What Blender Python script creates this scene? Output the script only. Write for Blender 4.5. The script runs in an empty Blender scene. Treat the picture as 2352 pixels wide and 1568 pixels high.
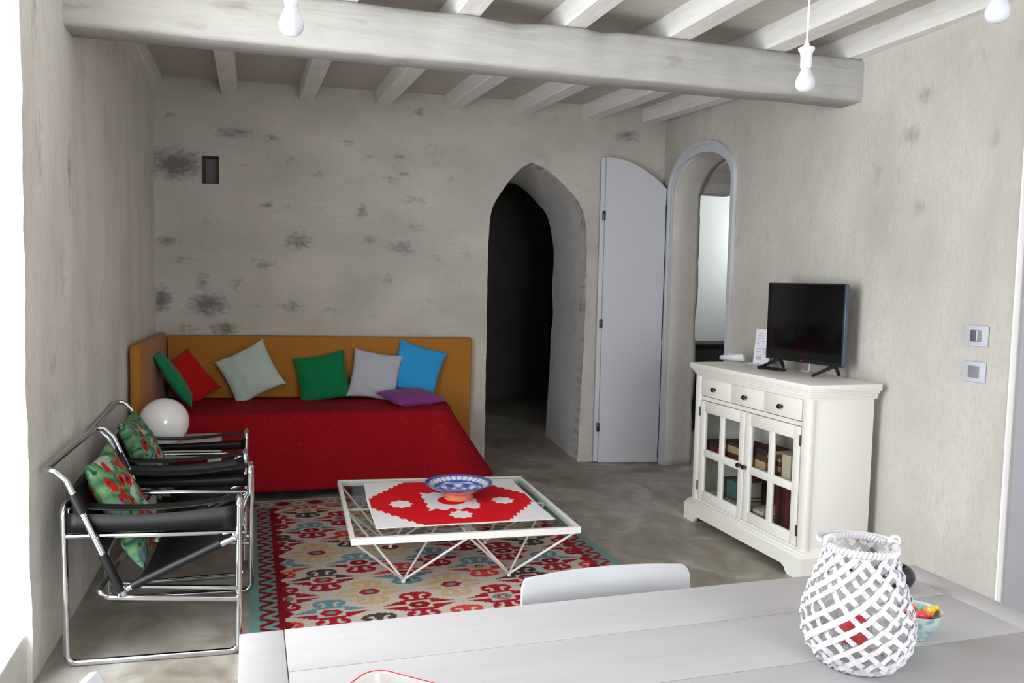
import bpy, bmesh, math, random
import numpy as np
from mathutils import Vector, Matrix, noise
random.seed(7)
PI = math.pi
SC = bpy.context.scene
COL = SC.collection

# ------------------------------------------------------------------ helpers
def lin(c):
    return tuple((v/255/12.92) if v/255 <= .04045 else ((v/255+.055)/1.055)**2.4 for v in c[:3])

def link(o, parent=None):
    COL.objects.link(o)
    if parent is not None: o.parent = parent
    return o

def tag(o, label=None, cat=None, group=None, kind=None):
    if label: o['label'] = label
    if cat: o['category'] = cat
    if group: o['group'] = group
    if kind: o['kind'] = kind
    return o

def empty(name, loc, label, cat, group=None, rz=0):
    o = bpy.data.objects.new(name, None)
    o.empty_display_size = .05
    link(o); o.location = loc; o.rotation_euler = (0, 0, rz)
    return tag(o, label, cat, group)

class MB:
    """collects shapes into one mesh (coordinates local to the parent)"""
    def __init__(s): s.v = []; s.f = []; s.col = None
    def add(s, vs, fs):
        n = len(s.v); s.v += [tuple(p) for p in vs]; s.f += [tuple(i+n for i in f) for f in fs]; return s
    def box(s, a, b, bev=0.0, rot=None, piv=None):
        a = Vector(a); b = Vector(b); c = (a+b)/2; d = b-a
        bm = bmesh.new(); bmesh.ops.create_cube(bm, size=1)
        for v in bm.verts: v.co = Vector((v.co.x*d.x, v.co.y*d.y, v.co.z*d.z))
        if bev > 0:
            bmesh.ops.bevel(bm, geom=list(bm.edges), offset=min(bev, min(abs(d.x), abs(d.y), abs(d.z))*.49), segments=2, affect='EDGES', profile=.5)
        for v in bm.verts:
            p = v.co + c
            if rot is not None:
                q = Vector(piv) if piv is not None else c
                p = rot @ (p-q) + q
            v.co = p
        bm.verts.index_update()
        s.add([v.co for v in bm.verts], [[v.index for v in f.verts] for f in bm.faces]); bm.free(); return s
    def tube(s, pts, r, n=10, closed=False, fillet=0, caps=True):
        P = [Vector(p) for p in pts]
        if fillet: P = fil(P, fillet, closed)
        m = len(P); rings = []
        prev = None
        for i, p in enumerate(P):
            if closed: t = (P[(i+1) % m]-P[i-1])
            else: t = P[min(i+1, m-1)]-P[max(i-1, 0)]
            t.normalize()
            if prev is None:
                u = t.orthogonal().normalized()
            else:
                u = prev - t*prev.dot(t)
                u = u.normalized() if u.length > 1e-6 else t.orthogonal().normalized()
            prev = u; w = t.cross(u)
            rr = r[i] if isinstance(r, (list, tuple)) else r
            rings.append([p+(u*math.cos(2*PI*k/n)+w*math.sin(2*PI*k/n))*rr for k in range(n)])
        vs = [q for R in rings for q in R]; fs = []
        for i in range(m if closed else m-1):
            j = (i+1) % m
            for k in range(n):
                fs.append((i*n+k, i*n+(k+1) % n, j*n+(k+1) % n, j*n+k))
        if not closed and caps:
            fs.append(tuple(range(n-1, -1, -1))); fs.append(tuple((m-1)*n+k for k in range(n)))
        return s.add(vs, fs)
    def lathe(s, prof, c=(0, 0, 0), n=32, closed=False, axis=None):
        c = Vector(c); vs = []; fs = []
        m = len(prof)
        for (r, z) in prof:
            for k in range(n):
                a = 2*PI*k/n
                p = Vector((max(r, 1e-4)*math.cos(a), max(r, 1e-4)*math.sin(a), z))
                if axis is not None: p = axis @ p
                vs.append(c+p)
        for i in range(m-1 if not closed else m):
            j = (i+1) % m
            for k in range(n):
                fs.append((i*n+k, i*n+(k+1) % n, j*n+(k+1) % n, j*n+k))
        if not closed:
            fs.append(tuple(range(n-1, -1, -1))); fs.append(tuple((m-1)*n+k for k in range(n)))
        return s.add(vs, fs)
    def prism(s, poly, a, b, ax=1):
        """poly in the plane normal to axis ax (ax=1: x,z), extruded from a to b"""
        n = len(poly)
        def P(q, t):
            if ax == 1: return (q[0], t, q[1])
            if ax == 0: return (t, q[0], q[1])
            return (q[0], q[1], t)
        vs = [P(q, a) for q in poly]+[P(q, b) for q in poly]
        fs = [tuple(range(n)), tuple(range(2*n-1, n-1, -1))]+[(i, i+n, (i+1) % n+n, (i+1) % n) for i in range(n)]
        return s.add(vs, fs)
    def grid(s, pts, nu, nv):
        """pts[(nu+1)*(nv+1)] row by row"""
        fs = [(j*(nu+1)+i, j*(nu+1)+i+1, (j+1)*(nu+1)+i+1, (j+1)*(nu+1)+i) for j in range(nv) for i in range(nu)]
        return s.add(pts, fs)
    def build(s, name, mat, parent=None, smooth=40, attr=None, loc=None, recalc=True, solid=0, weld=0):
        me = bpy.data.meshes.new(name)
        me.from_pydata([tuple(p) for p in s.v], [], s.f)
        if attr is not None:
            for an, arr in attr.items():
                if an == 'stain_shade':
                    A = me.attributes.new('stain_shade', 'FLOAT', 'POINT'); A.data.foreach_set('value', np.asarray(arr, dtype=np.float32).ravel())
                else:
                    A = me.color_attributes.new(an, 'FLOAT_COLOR', 'POINT')
                    a4 = np.ones((len(s.v), 4), dtype=np.float32); a4[:, :3] = np.asarray(arr, dtype=np.float32).reshape(-1, 3)
                    A.data.foreach_set('color', a4.ravel())
        if recalc or weld:
            bm = bmesh.new(); bm.from_mesh(me)
            if weld: bmesh.ops.remove_doubles(bm, verts=bm.verts, dist=weld)
            if recalc: bmesh.ops.recalc_face_normals(bm, faces=bm.faces)
            bm.to_mesh(me); bm.free()
        if smooth:
            me.polygons.foreach_set('use_smooth', [True]*len(me.polygons))
            me.set_sharp_from_angle(angle=math.radians(smooth))
        o = bpy.data.objects.new(name, me)
        if isinstance(mat, (list, tuple)):
            for m_ in mat: me.materials.append(m_)
        else: me.materials.append(mat)
        link(o, parent)
        if loc is not None:        # move the origin to loc, geometry stays
            L = Vector(loc); me.transform(Matrix.Translation(-L)); o.location = L
        if solid:
            md = o.modifiers.new('thickness', 'SOLIDIFY'); md.thickness = solid; md.offset = 0
        return o

def fil(P, r, closed=False, n=6):
    out = []; m = len(P)
    for i, p in enumerate(P):
        if not closed and i in (0, m-1): out.append(p); continue
        a = P[i-1]-p; b = P[(i+1) % m]-p
        la, lb = a.length, b.length; a.normalize(); b.normalize()
        ang = a.angle(b)
        if ang > PI-.05: out.append(p); continue
        d = min(r/math.tan(ang/2), la*.48, lb*.48); rr = d*math.tan(ang/2)
        c = p+(a+b).normalized()*(rr/math.sin(ang/2))
        s0 = p+a*d-c; s1 = p+b*d-c
        tot = s0.angle(s1)
        for k in range(n+1):
            t = k/n
            out.append(c+(s0*math.sin((1-t)*tot)+s1*math.sin(t*tot))/math.sin(tot))
    return out

def copy_tree(o, parent=None):
    c = o.copy(); COL.objects.link(c); c.parent = parent
    for ch in list(o.children): copy_tree(ch, c)
    return c

# ------------------------------------------------------------------ materials
def nodes(name):
    m = bpy.data.materials.new(name); m.use_nodes = True
    nt = m.node_tree; return m, nt, nt.nodes['Principled BSDF'], nt.nodes, nt.links

def M(name, rgb, rough=.5, metal=0.0, var=.06, scale=12, bump=0.0, bscale=60, stretch=(1, 1, 1), coat=0, spec=.5, sheen=0, emit=0):
    m, nt, b, N, L = nodes(name)
    tc = N.new('ShaderNodeTexCoord'); mp = N.new('ShaderNodeMapping'); mp.inputs['Scale'].default_value = stretch
    L.new(tc.outputs['Object'], mp.inputs['Vector'])
    nz = N.new('ShaderNodeTexNoise'); nz.inputs['Scale'].default_value = scale; nz.inputs['Detail'].default_value = 5
    L.new(mp.outputs[0], nz.inputs['Vector'])
    c = lin(rgb)
    mx = N.new('ShaderNodeMix'); mx.data_type = 'RGBA'
    L.new(nz.outputs['Fac'], mx.inputs['Factor'])
    mx.inputs['A'].default_value = (*[max(0, v*(1-var*1.6)) for v in c], 1)
    mx.inputs['B'].default_value = (*[min(1, v*(1+var*1.6)) for v in c], 1)
    L.new(mx.outputs['Result'], b.inputs['Base Color'])
    b.inputs['Roughness'].default_value = rough; b.inputs['Metallic'].default_value = metal
    b.inputs['Specular IOR Level'].default_value = spec
    b.inputs['Coat Weight'].default_value = coat
    b.inputs['Sheen Weight'].default_value = sheen
    if bump:
        n2 = N.new('ShaderNodeTexNoise'); n2.inputs['Scale'].default_value = bscale; n2.inputs['Detail'].default_value = 4
        L.new(mp.outputs[0], n2.inputs['Vector'])
        bp = N.new('ShaderNodeBump'); bp.inputs['Strength'].default_value = bump; bp.inputs['Distance'].default_value = .01
        L.new(n2.outputs['Fac'], bp.inputs['Height']); L.new(bp.outputs[0], b.inputs['Normal'])
    return m

def MA(name, rough=.8, bump=.0, bscale=300, attr='col', var=.08, vscale=25, spec=.3, coat=0):
    """colour from a painted pattern attribute, with fine fibre variation"""
    m, nt, b, N, L = nodes(name)
    at = N.new('ShaderNodeVertexColor'); at.layer_name = attr
    tc = N.new('ShaderNodeTexCoord'); nz = N.new('ShaderNodeTexNoise'); nz.inputs['Scale'].default_value = vscale; nz.inputs['Detail'].default_value = 5
    L.new(tc.outputs['Object'], nz.inputs['Vector'])
    mr = N.new('ShaderNodeMapRange'); mr.inputs['To Min'].default_value = 1-var*2; mr.inputs['To Max'].default_value = 1+var*2
    L.new(nz.outputs['Fac'], mr.inputs['Value'])
    vm = N.new('ShaderNodeVectorMath'); vm.operation = 'SCALE'
    L.new(at.outputs['Color'], vm.inputs[0]); L.new(mr.outputs[0], vm.inputs['Scale'])
    L.new(vm.outputs[0], b.inputs['Base Color'])
    b.inputs['Roughness'].default_value = rough; b.inputs['Specular IOR Level'].default_value = spec; b.inputs['Coat Weight'].default_value = coat
    if bump:
        n2 = N.new('ShaderNodeTexNoise'); n2.inputs['Scale'].default_value = bscale
        L.new(tc.outputs['Object'], n2.inputs['Vector'])
        bp = N.new('ShaderNodeBump'); bp.inputs['Strength'].default_value = bump; bp.inputs['Distance'].default_value = .004
        L.new(n2.outputs['Fac'], bp.inputs['Height']); L.new(bp.outputs[0], b.inputs['Normal'])
    return m

def plaster(name, base, dark, blotch=.5, stretch=(1, 1, 1), pink=(150, 130, 122)):
    m, nt, b, N, L = nodes(name)
    tc = N.new('ShaderNodeTexCoord'); mp = N.new('ShaderNodeMapping'); mp.inputs['Scale'].default_value = stretch
    L.new(tc.outputs['Object'], mp.inputs['Vector'])
    def noi(sc, det=6, dist=0.0):
        n = N.new('ShaderNodeTexNoise'); n.inputs['Scale'].default_value = sc; n.inputs['Detail'].default_value = det
        n.inputs['Distortion'].default_value = dist
        L.new(mp.outputs[0], n.inputs['Vector']); return n
    def ramp(src, p0, p1, c0=(0, 0, 0, 1), c1=(1, 1, 1, 1)):
        r = N.new('ShaderNodeValToRGB'); r.color_ramp.elements[0].position = p0; r.color_ramp.elements[1].position = p1
        r.color_ramp.elements[0].color = c0; r.color_ramp.elements[1].color = c1
        L.new(src, r.inputs['Fac']); return r
    def mix(fac, A, B):
        x = N.new('ShaderNodeMix'); x.data_type = 'RGBA'
        L.new(fac, x.inputs['Factor'])
        for k, v in (('A', A), ('B', B)):
            if isinstance(v, tuple): x.inputs[k].default_value = (*lin(v), 1)
            else: L.new(v, x.inputs[k])
        return x.outputs['Result']
    big = noi(1.7, 5); fine = noi(38, 6); mid = noi(7, 6, .6)
    c = mix(ramp(big.outputs['Fac'], .32, .68).outputs['Color'], tuple(int(v*.93) for v in base), tuple(min(255, int(v*1.05)) for v in base))
    c2 = mix(ramp(fine.outputs['Fac'], .45, .85).outputs['Color'], c, tuple(int(v*.955) for v in base))
    mw = noi(11, 4)
    c3 = mix(ramp(mw.outputs['Fac'], .60, .78, (0, 0, 0, 1), (.28, .28, .28, 1)).outputs['Color'], c2, tuple(min(255, int(v*1.10)) for v in base))
    pk = noi(5.3, 3)
    c3 = mix(ramp(pk.outputs['Fac'], .66, .78, (0, 0, 0, 1), (.35, .35, .35, 1)).outputs['Color'], c3, pink)
    bl = ramp(mid.outputs['Fac'], .58, .80, (0, 0, 0, 1), (blotch, blotch, blotch, 1))
    c4 = mix(bl.outputs['Color'], c3, dark)
    at = N.new('ShaderNodeAttribute'); at.attribute_name = 'stain_shade'
    rag = noi(24, 6, .25)
    ml = N.new('ShaderNodeMath'); ml.operation = 'MULTIPLY_ADD'
    sub = N.new('ShaderNodeMath'); sub.operation = 'SUBTRACT'; L.new(rag.outputs['Fac'], sub.inputs[0]); sub.inputs[1].default_value = .5
    L.new(sub.outputs[0], ml.inputs[0]); ml.inputs[1].default_value = 1.1; L.new(at.outputs['Fac'], ml.inputs[2])
    g = N.new('ShaderNodeMath'); g.operation = 'MULTIPLY'; L.new(ramp(ml.outputs[0], .25, .85).outputs['Color'], g.inputs[0])
    r2 = ramp(at.outputs['Fac'], .02, .2); L.new(r2.outputs['Color'], g.inputs[1])
    c5 = mix(g.outputs[0], c4, dark)
    L.new(c5, b.inputs['Base Color'])
    b.inputs['Roughness'].default_value = .9; b.inputs['Specular IOR Level'].default_value = .2
    bp = N.new('ShaderNodeBump'); bp.inputs['Strength'].default_value = .2; bp.inputs['Distance'].default_value = .012
    ad = N.new('ShaderNodeMath'); ad.operation = 'ADD'; L.new(fine.outputs['Fac'], ad.inputs[0]); L.new(mid.outputs['Fac'], ad.inputs[1])
    L.new(ad.outputs[0], bp.inputs['Height']); L.new(bp.outputs[0], b.inputs['Normal'])
    return m

def concrete(name):
    m, nt, b, N, L = nodes(name)
    tc = N.new('ShaderNodeTexCoord'); mp = N.new('ShaderNodeMapping'); mp.inputs['Scale'].default_value = (1, .75, 1)
    L.new(tc.outputs['Object'], mp.inputs['Vector'])
    r = []
    for sc, det, di in ((1.3, 6, .8), (5, 7, 1.2), (60, 4, 0)):
        n = N.new('ShaderNodeTexNoise'); n.inputs['Scale'].default_value = sc; n.inputs['Detail'].default_value = det; n.inputs['Distortion'].default_value = di
        L.new(mp.outputs[0], n.inputs['Vector']); r.append(n)
    cr = N.new('ShaderNodeValToRGB'); e = cr.color_ramp.elements
    e[0].position = .30; e[0].color = (*lin((104, 93, 80)), 1); e[1].position = .70; e[1].color = (*lin((190, 188, 182)), 1)
    k = cr.color_ramp.elements.new(.5); k.color = (*lin((144, 137, 126)), 1)
    ma = N.new('ShaderNodeMath'); ma.operation = 'MULTIPLY_ADD'; ma.inputs[1].default_value = .5
    sb = N.new('ShaderNodeMath'); sb.operation = 'MULTIPLY'; sb.inputs[1].default_value = .5
    L.new(r[1].outputs['Fac'], sb.inputs[0]); L.new(r[0].outputs['Fac'], ma.inputs[0]); L.new(sb.outputs[0], ma.inputs[2])
    L.new(ma.outputs[0], cr.inputs['Fac']); L.new(cr.outputs['Color'], b.inputs['Base Color'])
    rr = N.new('ShaderNodeMapRange'); rr.inputs['To Min'].default_value = .32; rr.inputs['To Max'].default_value = .55
    L.new(r[1].outputs['Fac'], rr.inputs['Value']); L.new(rr.outputs[0], b.inputs['Roughness'])
    b.inputs['Specular IOR Level'].default_value = .45
    bp = N.new('ShaderNodeBump'); bp.inputs['Strength'].default_value = .06; bp.inputs['Distance'].default_value = .01
    L.new(r[1].outputs['Fac'], bp.inputs['Height']); L.new(bp.outputs[0], b.inputs['Normal'])
    return m

def whitewood(name, base=(214, 212, 206), dark=(150, 144, 136), axis='X', amt=.5, rough=.6, bump=.25, gv=.93):
    m, nt, b, N, L = nodes(name)
    tc = N.new('ShaderNodeTexCoord'); mp = N.new('ShaderNodeMapping')
    s = {'X': (1.2, 14, 14), 'Y': (14, 1.2, 14), 'Z': (14, 14, 1.2)}[axis]; mp.inputs['Scale'].default_value = s
    L.new(tc.outputs['Object'], mp.inputs['Vector'])
    g = N.new('ShaderNodeTexNoise'); g.inputs['Scale'].default_value = 2.2; g.inputs['Detail'].default_value = 8; g.inputs['Roughness'].default_value = .65; g.inputs['Distortion'].default_value = .5
    L.new(mp.outputs[0], g.inputs['Vector'])
    sp = N.new('ShaderNodeTexNoise'); sp.inputs['Scale'].default_value = 9; sp.inputs['Detail'].default_value = 6
    mp2 = N.new('ShaderNodeMapping'); mp2.inputs['Scale'].default_value = tuple(.35+v*.05 for v in s); L.new(tc.outputs['Object'], mp2.inputs['Vector']); L.new(mp2.outputs[0], sp.inputs['Vector'])
    r1 = N.new('ShaderNodeValToRGB'); r1.color_ramp.elements[0].position = .35; r1.color_ramp.elements[1].position = .7
    r1.color_ramp.elements[0].color = (*lin(tuple(int(v*gv) for v in base)), 1); r1.color_ramp.elements[1].color = (*lin(base), 1)
    L.new(g.outputs['Fac'], r1.inputs['Fac'])
    r2 = N.new('ShaderNodeValToRGB'); r2.color_ramp.elements[0].position = .62; r2.color_ramp.elements[1].position = .74
    r2.color_ramp.elements[0].color = (0, 0, 0, 1); r2.color_ramp.elements[1].color = (amt, amt, amt, 1)
    L.new(sp.outputs['Fac'], r2.inputs['Fac'])
    mx = N.new('ShaderNodeMix'); mx.data_type = 'RGBA'; L.new(r2.outputs['Color'], mx.inputs['Factor']); L.new(r1.outputs['Color'], mx.inputs['A']); mx.inputs['B'].default_value = (*lin(dark), 1)
    L.new(mx.outputs['Result'], b.inputs['Base Color']); b.inputs['Roughness'].default_value = rough
    b.inputs['Specular IOR Level'].default_value = .3
    bp = N.new('ShaderNodeBump'); bp.inputs['Strength'].default_value = bump; bp.inputs['Distance'].default_value = .01
    L.new(g.outputs['Fac'], bp.inputs['Height']); L.new(bp.outputs[0], b.inputs['Normal'])
    return m

def glass(name, tint=(.93, .97, .95), refl=.08, power=3.0):
    m = bpy.data.materials.new(name); m.use_nodes = True; nt = m.node_tree; N, L = nt.nodes, nt.links
    N.remove(N['Principled BSDF']); out = N['Material Output']
    t = N.new('ShaderNodeBsdfTransparent'); t.inputs['Color'].default_value = (*tint, 1)
    g = N.new('ShaderNodeBsdfGlossy'); g.inputs['Roughness'].default_value = .02
    lw0 = N.new('ShaderNodeLayerWeight'); lw0.inputs['Blend'].default_value = .5
    pw = N.new('ShaderNodeMath'); pw.operation = 'POWER'; pw.inputs[1].default_value = 4.0; L.new(lw0.outputs['Facing'], pw.inputs[0])
    lw = N.new('ShaderNodeMath'); lw.operation = 'MULTIPLY_ADD'; lw.inputs[1].default_value = .45; lw.inputs[2].default_value = .03; L.new(pw.outputs[0], lw.inputs[0])
    mx = N.new('ShaderNodeMixShader'); L.new(lw.outputs[0], mx.inputs[0]); L.new(t.outputs[0], mx.inputs[1]); L.new(g.outputs[0], mx.inputs[2])
    L.new(mx.outputs[0], out.inputs['Surface'])
    return m

MT = dict(
    back=plaster('plaster_back', (182, 177, 169), (112, 110, 109), .20, (1, 1, 1.6)),
    left=plaster('plaster_left', (214, 210, 203), (128, 124, 120), .22, (1, 2.0, .7)),
    right=plaster('plaster_right', (192, 188, 181), (160, 156, 150), .10, (1, 1.5, .8)),
    reveal=plaster('plaster_reveal', (206, 204, 202), (128, 118, 112), .30),
    shadeplaster=plaster('plaster_painted_shade', (92, 86, 80), (60, 56, 52), .3),  # gloom of the unlit chamber put into a darker wall colour
    whiteplaster=plaster('plaster_limewash', (226, 225, 220), (205, 203, 198), .1),
    floor=concrete('polished_concrete'),
    beam=whitewood('whitewashed_beam', (178, 176, 171), (128, 121, 113), 'X', .7, .75, .5),
    joist=whitewood('whitewashed_joist', (234, 232, 227), (170, 165, 158), 'Y', .25, .75, .25),
    boards=whitewood('ceiling_boards', (196, 191, 184), (140, 135, 127), 'X', .3, .8, .3),
    tabletop=whitewood('limed_tabletop', (186, 184, 187), (168, 164, 163), 'X', .18, .38, .04, .965),
    door=M('door_paint', (186, 188, 194), .45, var=.015, scale=3),
    doorframe=M('doorframe_paint', (190, 193, 199), .45, var=.03, scale=6),
    greydoor=M('grey_door_paint', (166, 164, 171), .45, var=.02, scale=3),
    plainwhite=M('smooth_white_wall', (240, 242, 240), .9, var=.015, scale=2, spec=.1),
    whitetrim=M('white_edge', (250, 250, 248), .6, var=.01),
    cream=M('cabinet_paint', (228, 226, 219), .38, var=.012, scale=4),
    black=M('black_metal', (24, 22, 22), .35, var=.1, spec=.5),
    chrome=M('chrome', (205, 207, 212), .10, 1.0, var=.02, scale=4),
    leather=M('black_leather', (13, 13, 15), .46, spec=.28, var=.15, scale=30, bump=.06, bscale=220),
    ochre=M('ochre_upholstery', (160, 106, 42), .9, var=.07, scale=30, bump=.15, bscale=500, sheen=.1, spec=.2),
    seam=M('dark_joint', (40, 34, 28), .8),  # thin dark strip down the joint of back and side panels
    spread=M('red_quilt', (142, 9, 24), .88, var=.06, scale=8, spec=.15),
    mattress=M('mattress_ticking', (210, 205, 196), .9),
    bedbase=M('dark_bed_base', (30, 28, 27), .7),
    whitemetal=M('white_metal', (222, 220, 216), .35, var=.01),
    whiteplastic=M('white_plastic', (206, 208, 213), .35, var=.01),
    tableglass=glass('table_glass', (.90, .95, .93)),
    paneglass=glass('pane_glass', (.94, .96, .95)),
    opal=M('opal_glass', (240, 240, 240), .12, var=.005, spec=.5, coat=.4),
    whitelac=M('white_lacquer', (224, 221, 220), .3, var=.01),
    terracotta=M('terracotta', (205, 122, 88), .8, var=.1, scale=25),
    screen=M('tv_screen', (6, 6, 8), .16, var=.02, spec=.4),
    tvbody=M('tv_bezel', (16, 16, 19), .3, var=.05, spec=.6),
    tvedge=M('tv_metal_edge', (96, 108, 126), .28, .7, var=.02),
    paper=M('card_paper', (232, 230, 240), .6, var=.01),
    print_=M('printed_lines', (186, 186, 204), .6, var=.02),
    printpink=M('printed_pink', (226, 190, 214), .6, var=.02),
    platef=M('switch_plate', (188, 192, 204), .4, var=.01),
    platein=M('switch_module', (132, 132, 136), .4, var=.02),
    platedk=M('switch_rocker', (92, 92, 96), .4, var=.02),
    basket=M('white_bamboo', (204, 202, 207), .55, var=.03, scale=40, bump=.1, bscale=150),
    wax=M('red_wax', (220, 30, 44), .5, var=.05),
    blackglaze=M('black_glaze', (26, 22, 32), .3, var=.1, coat=.3),
    enamel=M('white_enamel', (206, 202, 200), .3, var=.01),
    enamelred=M('red_enamel', (200, 22, 48), .35, var=.02),
    rug=MA('kilim_wool', .95, .4, 400, var=.10, vscale=60, spec=.1),
    cloth=MA('printed_cotton', .85, .15, 500, var=.03, spec=.15),
    floral=MA('floral_cotton', .85, .1, 400, var=.10, vscale=60, spec=.2),
    ceramic=MA('painted_glaze', .15, 0, var=.02, spec=.5, coat=.3),
    socket=M('white_lampholder', (222, 222, 224), .4, var=.01),
    bulb=M('frosted_bulb', (206, 209, 219), .18, var=.005, coat=.3),
)

# ------------------------------------------------------------------ camera
def camera():
    F = 1898.0; yaw, pitch, roll = (math.radians(v) for v in (17.6473551, 4.09390743, -1.24787117))
    cy, sy, cp, sp = math.cos(yaw), math.sin(yaw), math.cos(pitch), math.sin(pitch)
    f = Vector((sy*cp, cy*cp, -sp)); r = Vector((cy, -sy, 0)); d = f.cross(r)
    r2 = r*math.cos(roll)+d*math.sin(roll); d2 = -r*math.sin(roll)+d*math.cos(roll)
    cam = bpy.data.cameras.new('camera'); cam.sensor_width = 36; cam.lens = F/2352*36; cam.clip_start = .05
    o = bpy.data.objects.new('camera', cam); COL.objects.link(o)
    m = Matrix((r2, -d2, -f)).transposed().to_4x4(); m.translation = Vector((0, 0, 1.45))
    o.matrix_world = m; SC.camera = o
camera()

# ------------------------------------------------------------------ room geometry frame
BA = Vector((-.66, 6.57, 0)); BB = Vector((3.2, 6.107, 0)); bd = (BB-BA).normalized(); bin_ = Vector((bd.y, -bd.x, 0))   # bin_ points into the room
def BW(s, z, off=0.0):        # point on the back wall: s along it, off into the room
    p = BA+bd*s+bin_*off; return Vector((p.x, p.y, z))
def RWX(y): return 3.1+.0444*(y-3.7)
def LWX(y): return -.757+.0215*(y-2.0)

def stain_at(lst, a, z):
    v = 0.0
    for (ca, cz, ra, rz, st) in lst:
        d = ((a-ca)/(ra*1.25))**2+((z-cz)/(rz*1.35))**2
        if d < 2.6: v = max(v, st*math.exp(-d*.9))
    return v

BST = [(0.15,2.25,0.144,0.079,1.0),(0.06,2.3,0.075,0.056,0.7),(0.37,1.24,0.117,0.065,0.9),(0.04,1.26,0.061,0.071,0.9),(0.48,1.06,0.087,0.04,0.9),(0.19,1.06,0.122,0.032,0.5),(0.09,1.7,0.072,0.025,0.7),(0.21,1.56,0.076,0.026,0.5),(0.33,1.41,0.038,0.045,0.7),(0.57,1.4,0.046,0.051,0.5),(0.76,1.54,0.079,0.039,0.5),(1.01,1.72,0.089,0.065,0.7),(0.97,1.23,0.08,0.03,0.7),(1.27,1.21,0.098,0.023,0.45),(0.56,2.5,0.108,0.029,0.75),(0.83,2.47,0.062,0.022,0.7),(1.38,2.47,0.057,0.019,0.6),(0.78,2.32,0.031,0.032,0.3),(0.95,2.33,0.044,0.029,0.4),(0.79,1.99,0.049,0.022,0.7),(0.96,1.98,0.025,0.019,0.5),(1.48,1.96,0.033,0.046,0.8),(1.54,1.75,0.045,0.033,0.6),(1.78,1.7,0.093,0.04,0.7),(1.69,1.45,0.039,0.034,0.6),(1.38,1.49,0.039,0.02,0.5),(1.81,2.26,0.046,0.017,0.6),(1.54,2.38,0.052,0.016,0.4),(1.76,2.39,0.046,0.016,0.6),(2.16,2.24,0.028,0.024,0.5),(1.91,2.73,0.033,0.02,0.9),(0.12,2.6,0.047,0.018,0.6),(1.17,2.23,0.065,0.039,0.35),(1.69,2.21,0.083,0.026,0.4),(2.05,1.62,0.067,0.027,0.4),(2.15,1.74,0.051,0.02,0.3),(2.02,1.29,0.051,0.034,0.4),(1.89,2.06,0.118,0.033,0.4),(3.57,2.64,0.096,0.035,0.7),(0.71,1.24,0.038,0.02,0.5),(1.17,1.97,0.039,0.02,0.4),(1.91,1.86,0.099,0.04,0.35),(0.38,1.84,0.091,0.032,0.35),(1.62,1.18,0.053,0.017,0.4),(2.0,2.45,0.101,0.047,0.3),(2.28,2.04,0.048,0.034,0.3),(2.25,1.44,0.048,0.034,0.3)]
RST = [(3.25,2.39,0.045,0.037,0.8),(3.33,2.21,0.064,0.038,0.8),(3.25,1.85,0.046,0.034,0.7),(3.4,2.05,0.055,0.054,0.3),(4.1,1.86,0.025,0.025,0.4),(4.01,2.0,0.032,0.019,0.3),(4.72,1.13,0.042,0.017,0.4),(3.08,1.39,0.027,0.016,0.3),(2.87,1.66,0.047,0.023,0.2),(3.76,2.23,0.05,0.047,0.25),(3.51,2.67,0.026,0.013,0.4),(3.98,2.43,0.032,0.02,0.3),(4.7,2.21,0.062,0.029,0.35),(4.77,2.39,0.043,0.023,0.3),(5.5,2.6,0.067,0.026,0.3)]
LST = [(random.uniform(3.2, 6.5), random.uniform(.2, 2.6), random.uniform(.02, .06), random.uniform(.04, .14), random.uniform(.25, .5)) for _ in range(26)]
LST += [(3.9, 1.9, .03, .14, .55), (3.75, 1.45, .03, .12, .5), (3.55, 1.1, .06, .05, .4)]

# pointed arch of the passage in the back wall: (s, z) of both edges
ARL = [(2.462, 0), (2.462, .92), (2.460, 1.50), (2.463, 1.746), (2.486, 2.018), (2.585, 2.191), (2.704, 2.338), (2.797, 2.392)]
ARR = [(3.233, 0), (3.25, .573), (3.266, 1.281), (3.257, 1.822), (3.207, 2.062), (3.078, 2.212), (2.932, 2.335), (2.797, 2.392)]
def crom(tab, n=7):
    q = [tab[0]]+list(tab)+[tab[-1]]; out = []
    for i in range(1, len(q)-2):
        p0, p1, p2, p3 = q[i-1], q[i], q[i+1], q[i+2]
        for k in range(n):
            t = k/n
            f = lambda a, b, c, d: .5*((2*b)+(-a+c)*t+(2*a-5*b+4*c-d)*t*t+(-a+3*b-3*c+d)*t**3)
            out.append((f(p0[0], p1[0], p2[0], p3[0]), f(p0[1], p1[1], p2[1], p3[1])))
    out.append(tab[-1]); return out
ARL = crom(ARL); ARR = crom(ARR)
def interp(tab, z):
    if z >= tab[-1][1]: return tab[-1][0]
    for (a, za), (b, zb) in zip(tab, tab[1:]):
        if za <= z <= zb: return a+(b-a)*(z-za)/max(1e-6, zb-za)
    return tab[0][0]
WZ = 3.05        # wall height
def rough(p, amp=.006, sc=2.2): return amp*noise.noise(Vector(p)*sc)+amp*.4*noise.noise(Vector(p)*9)

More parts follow.
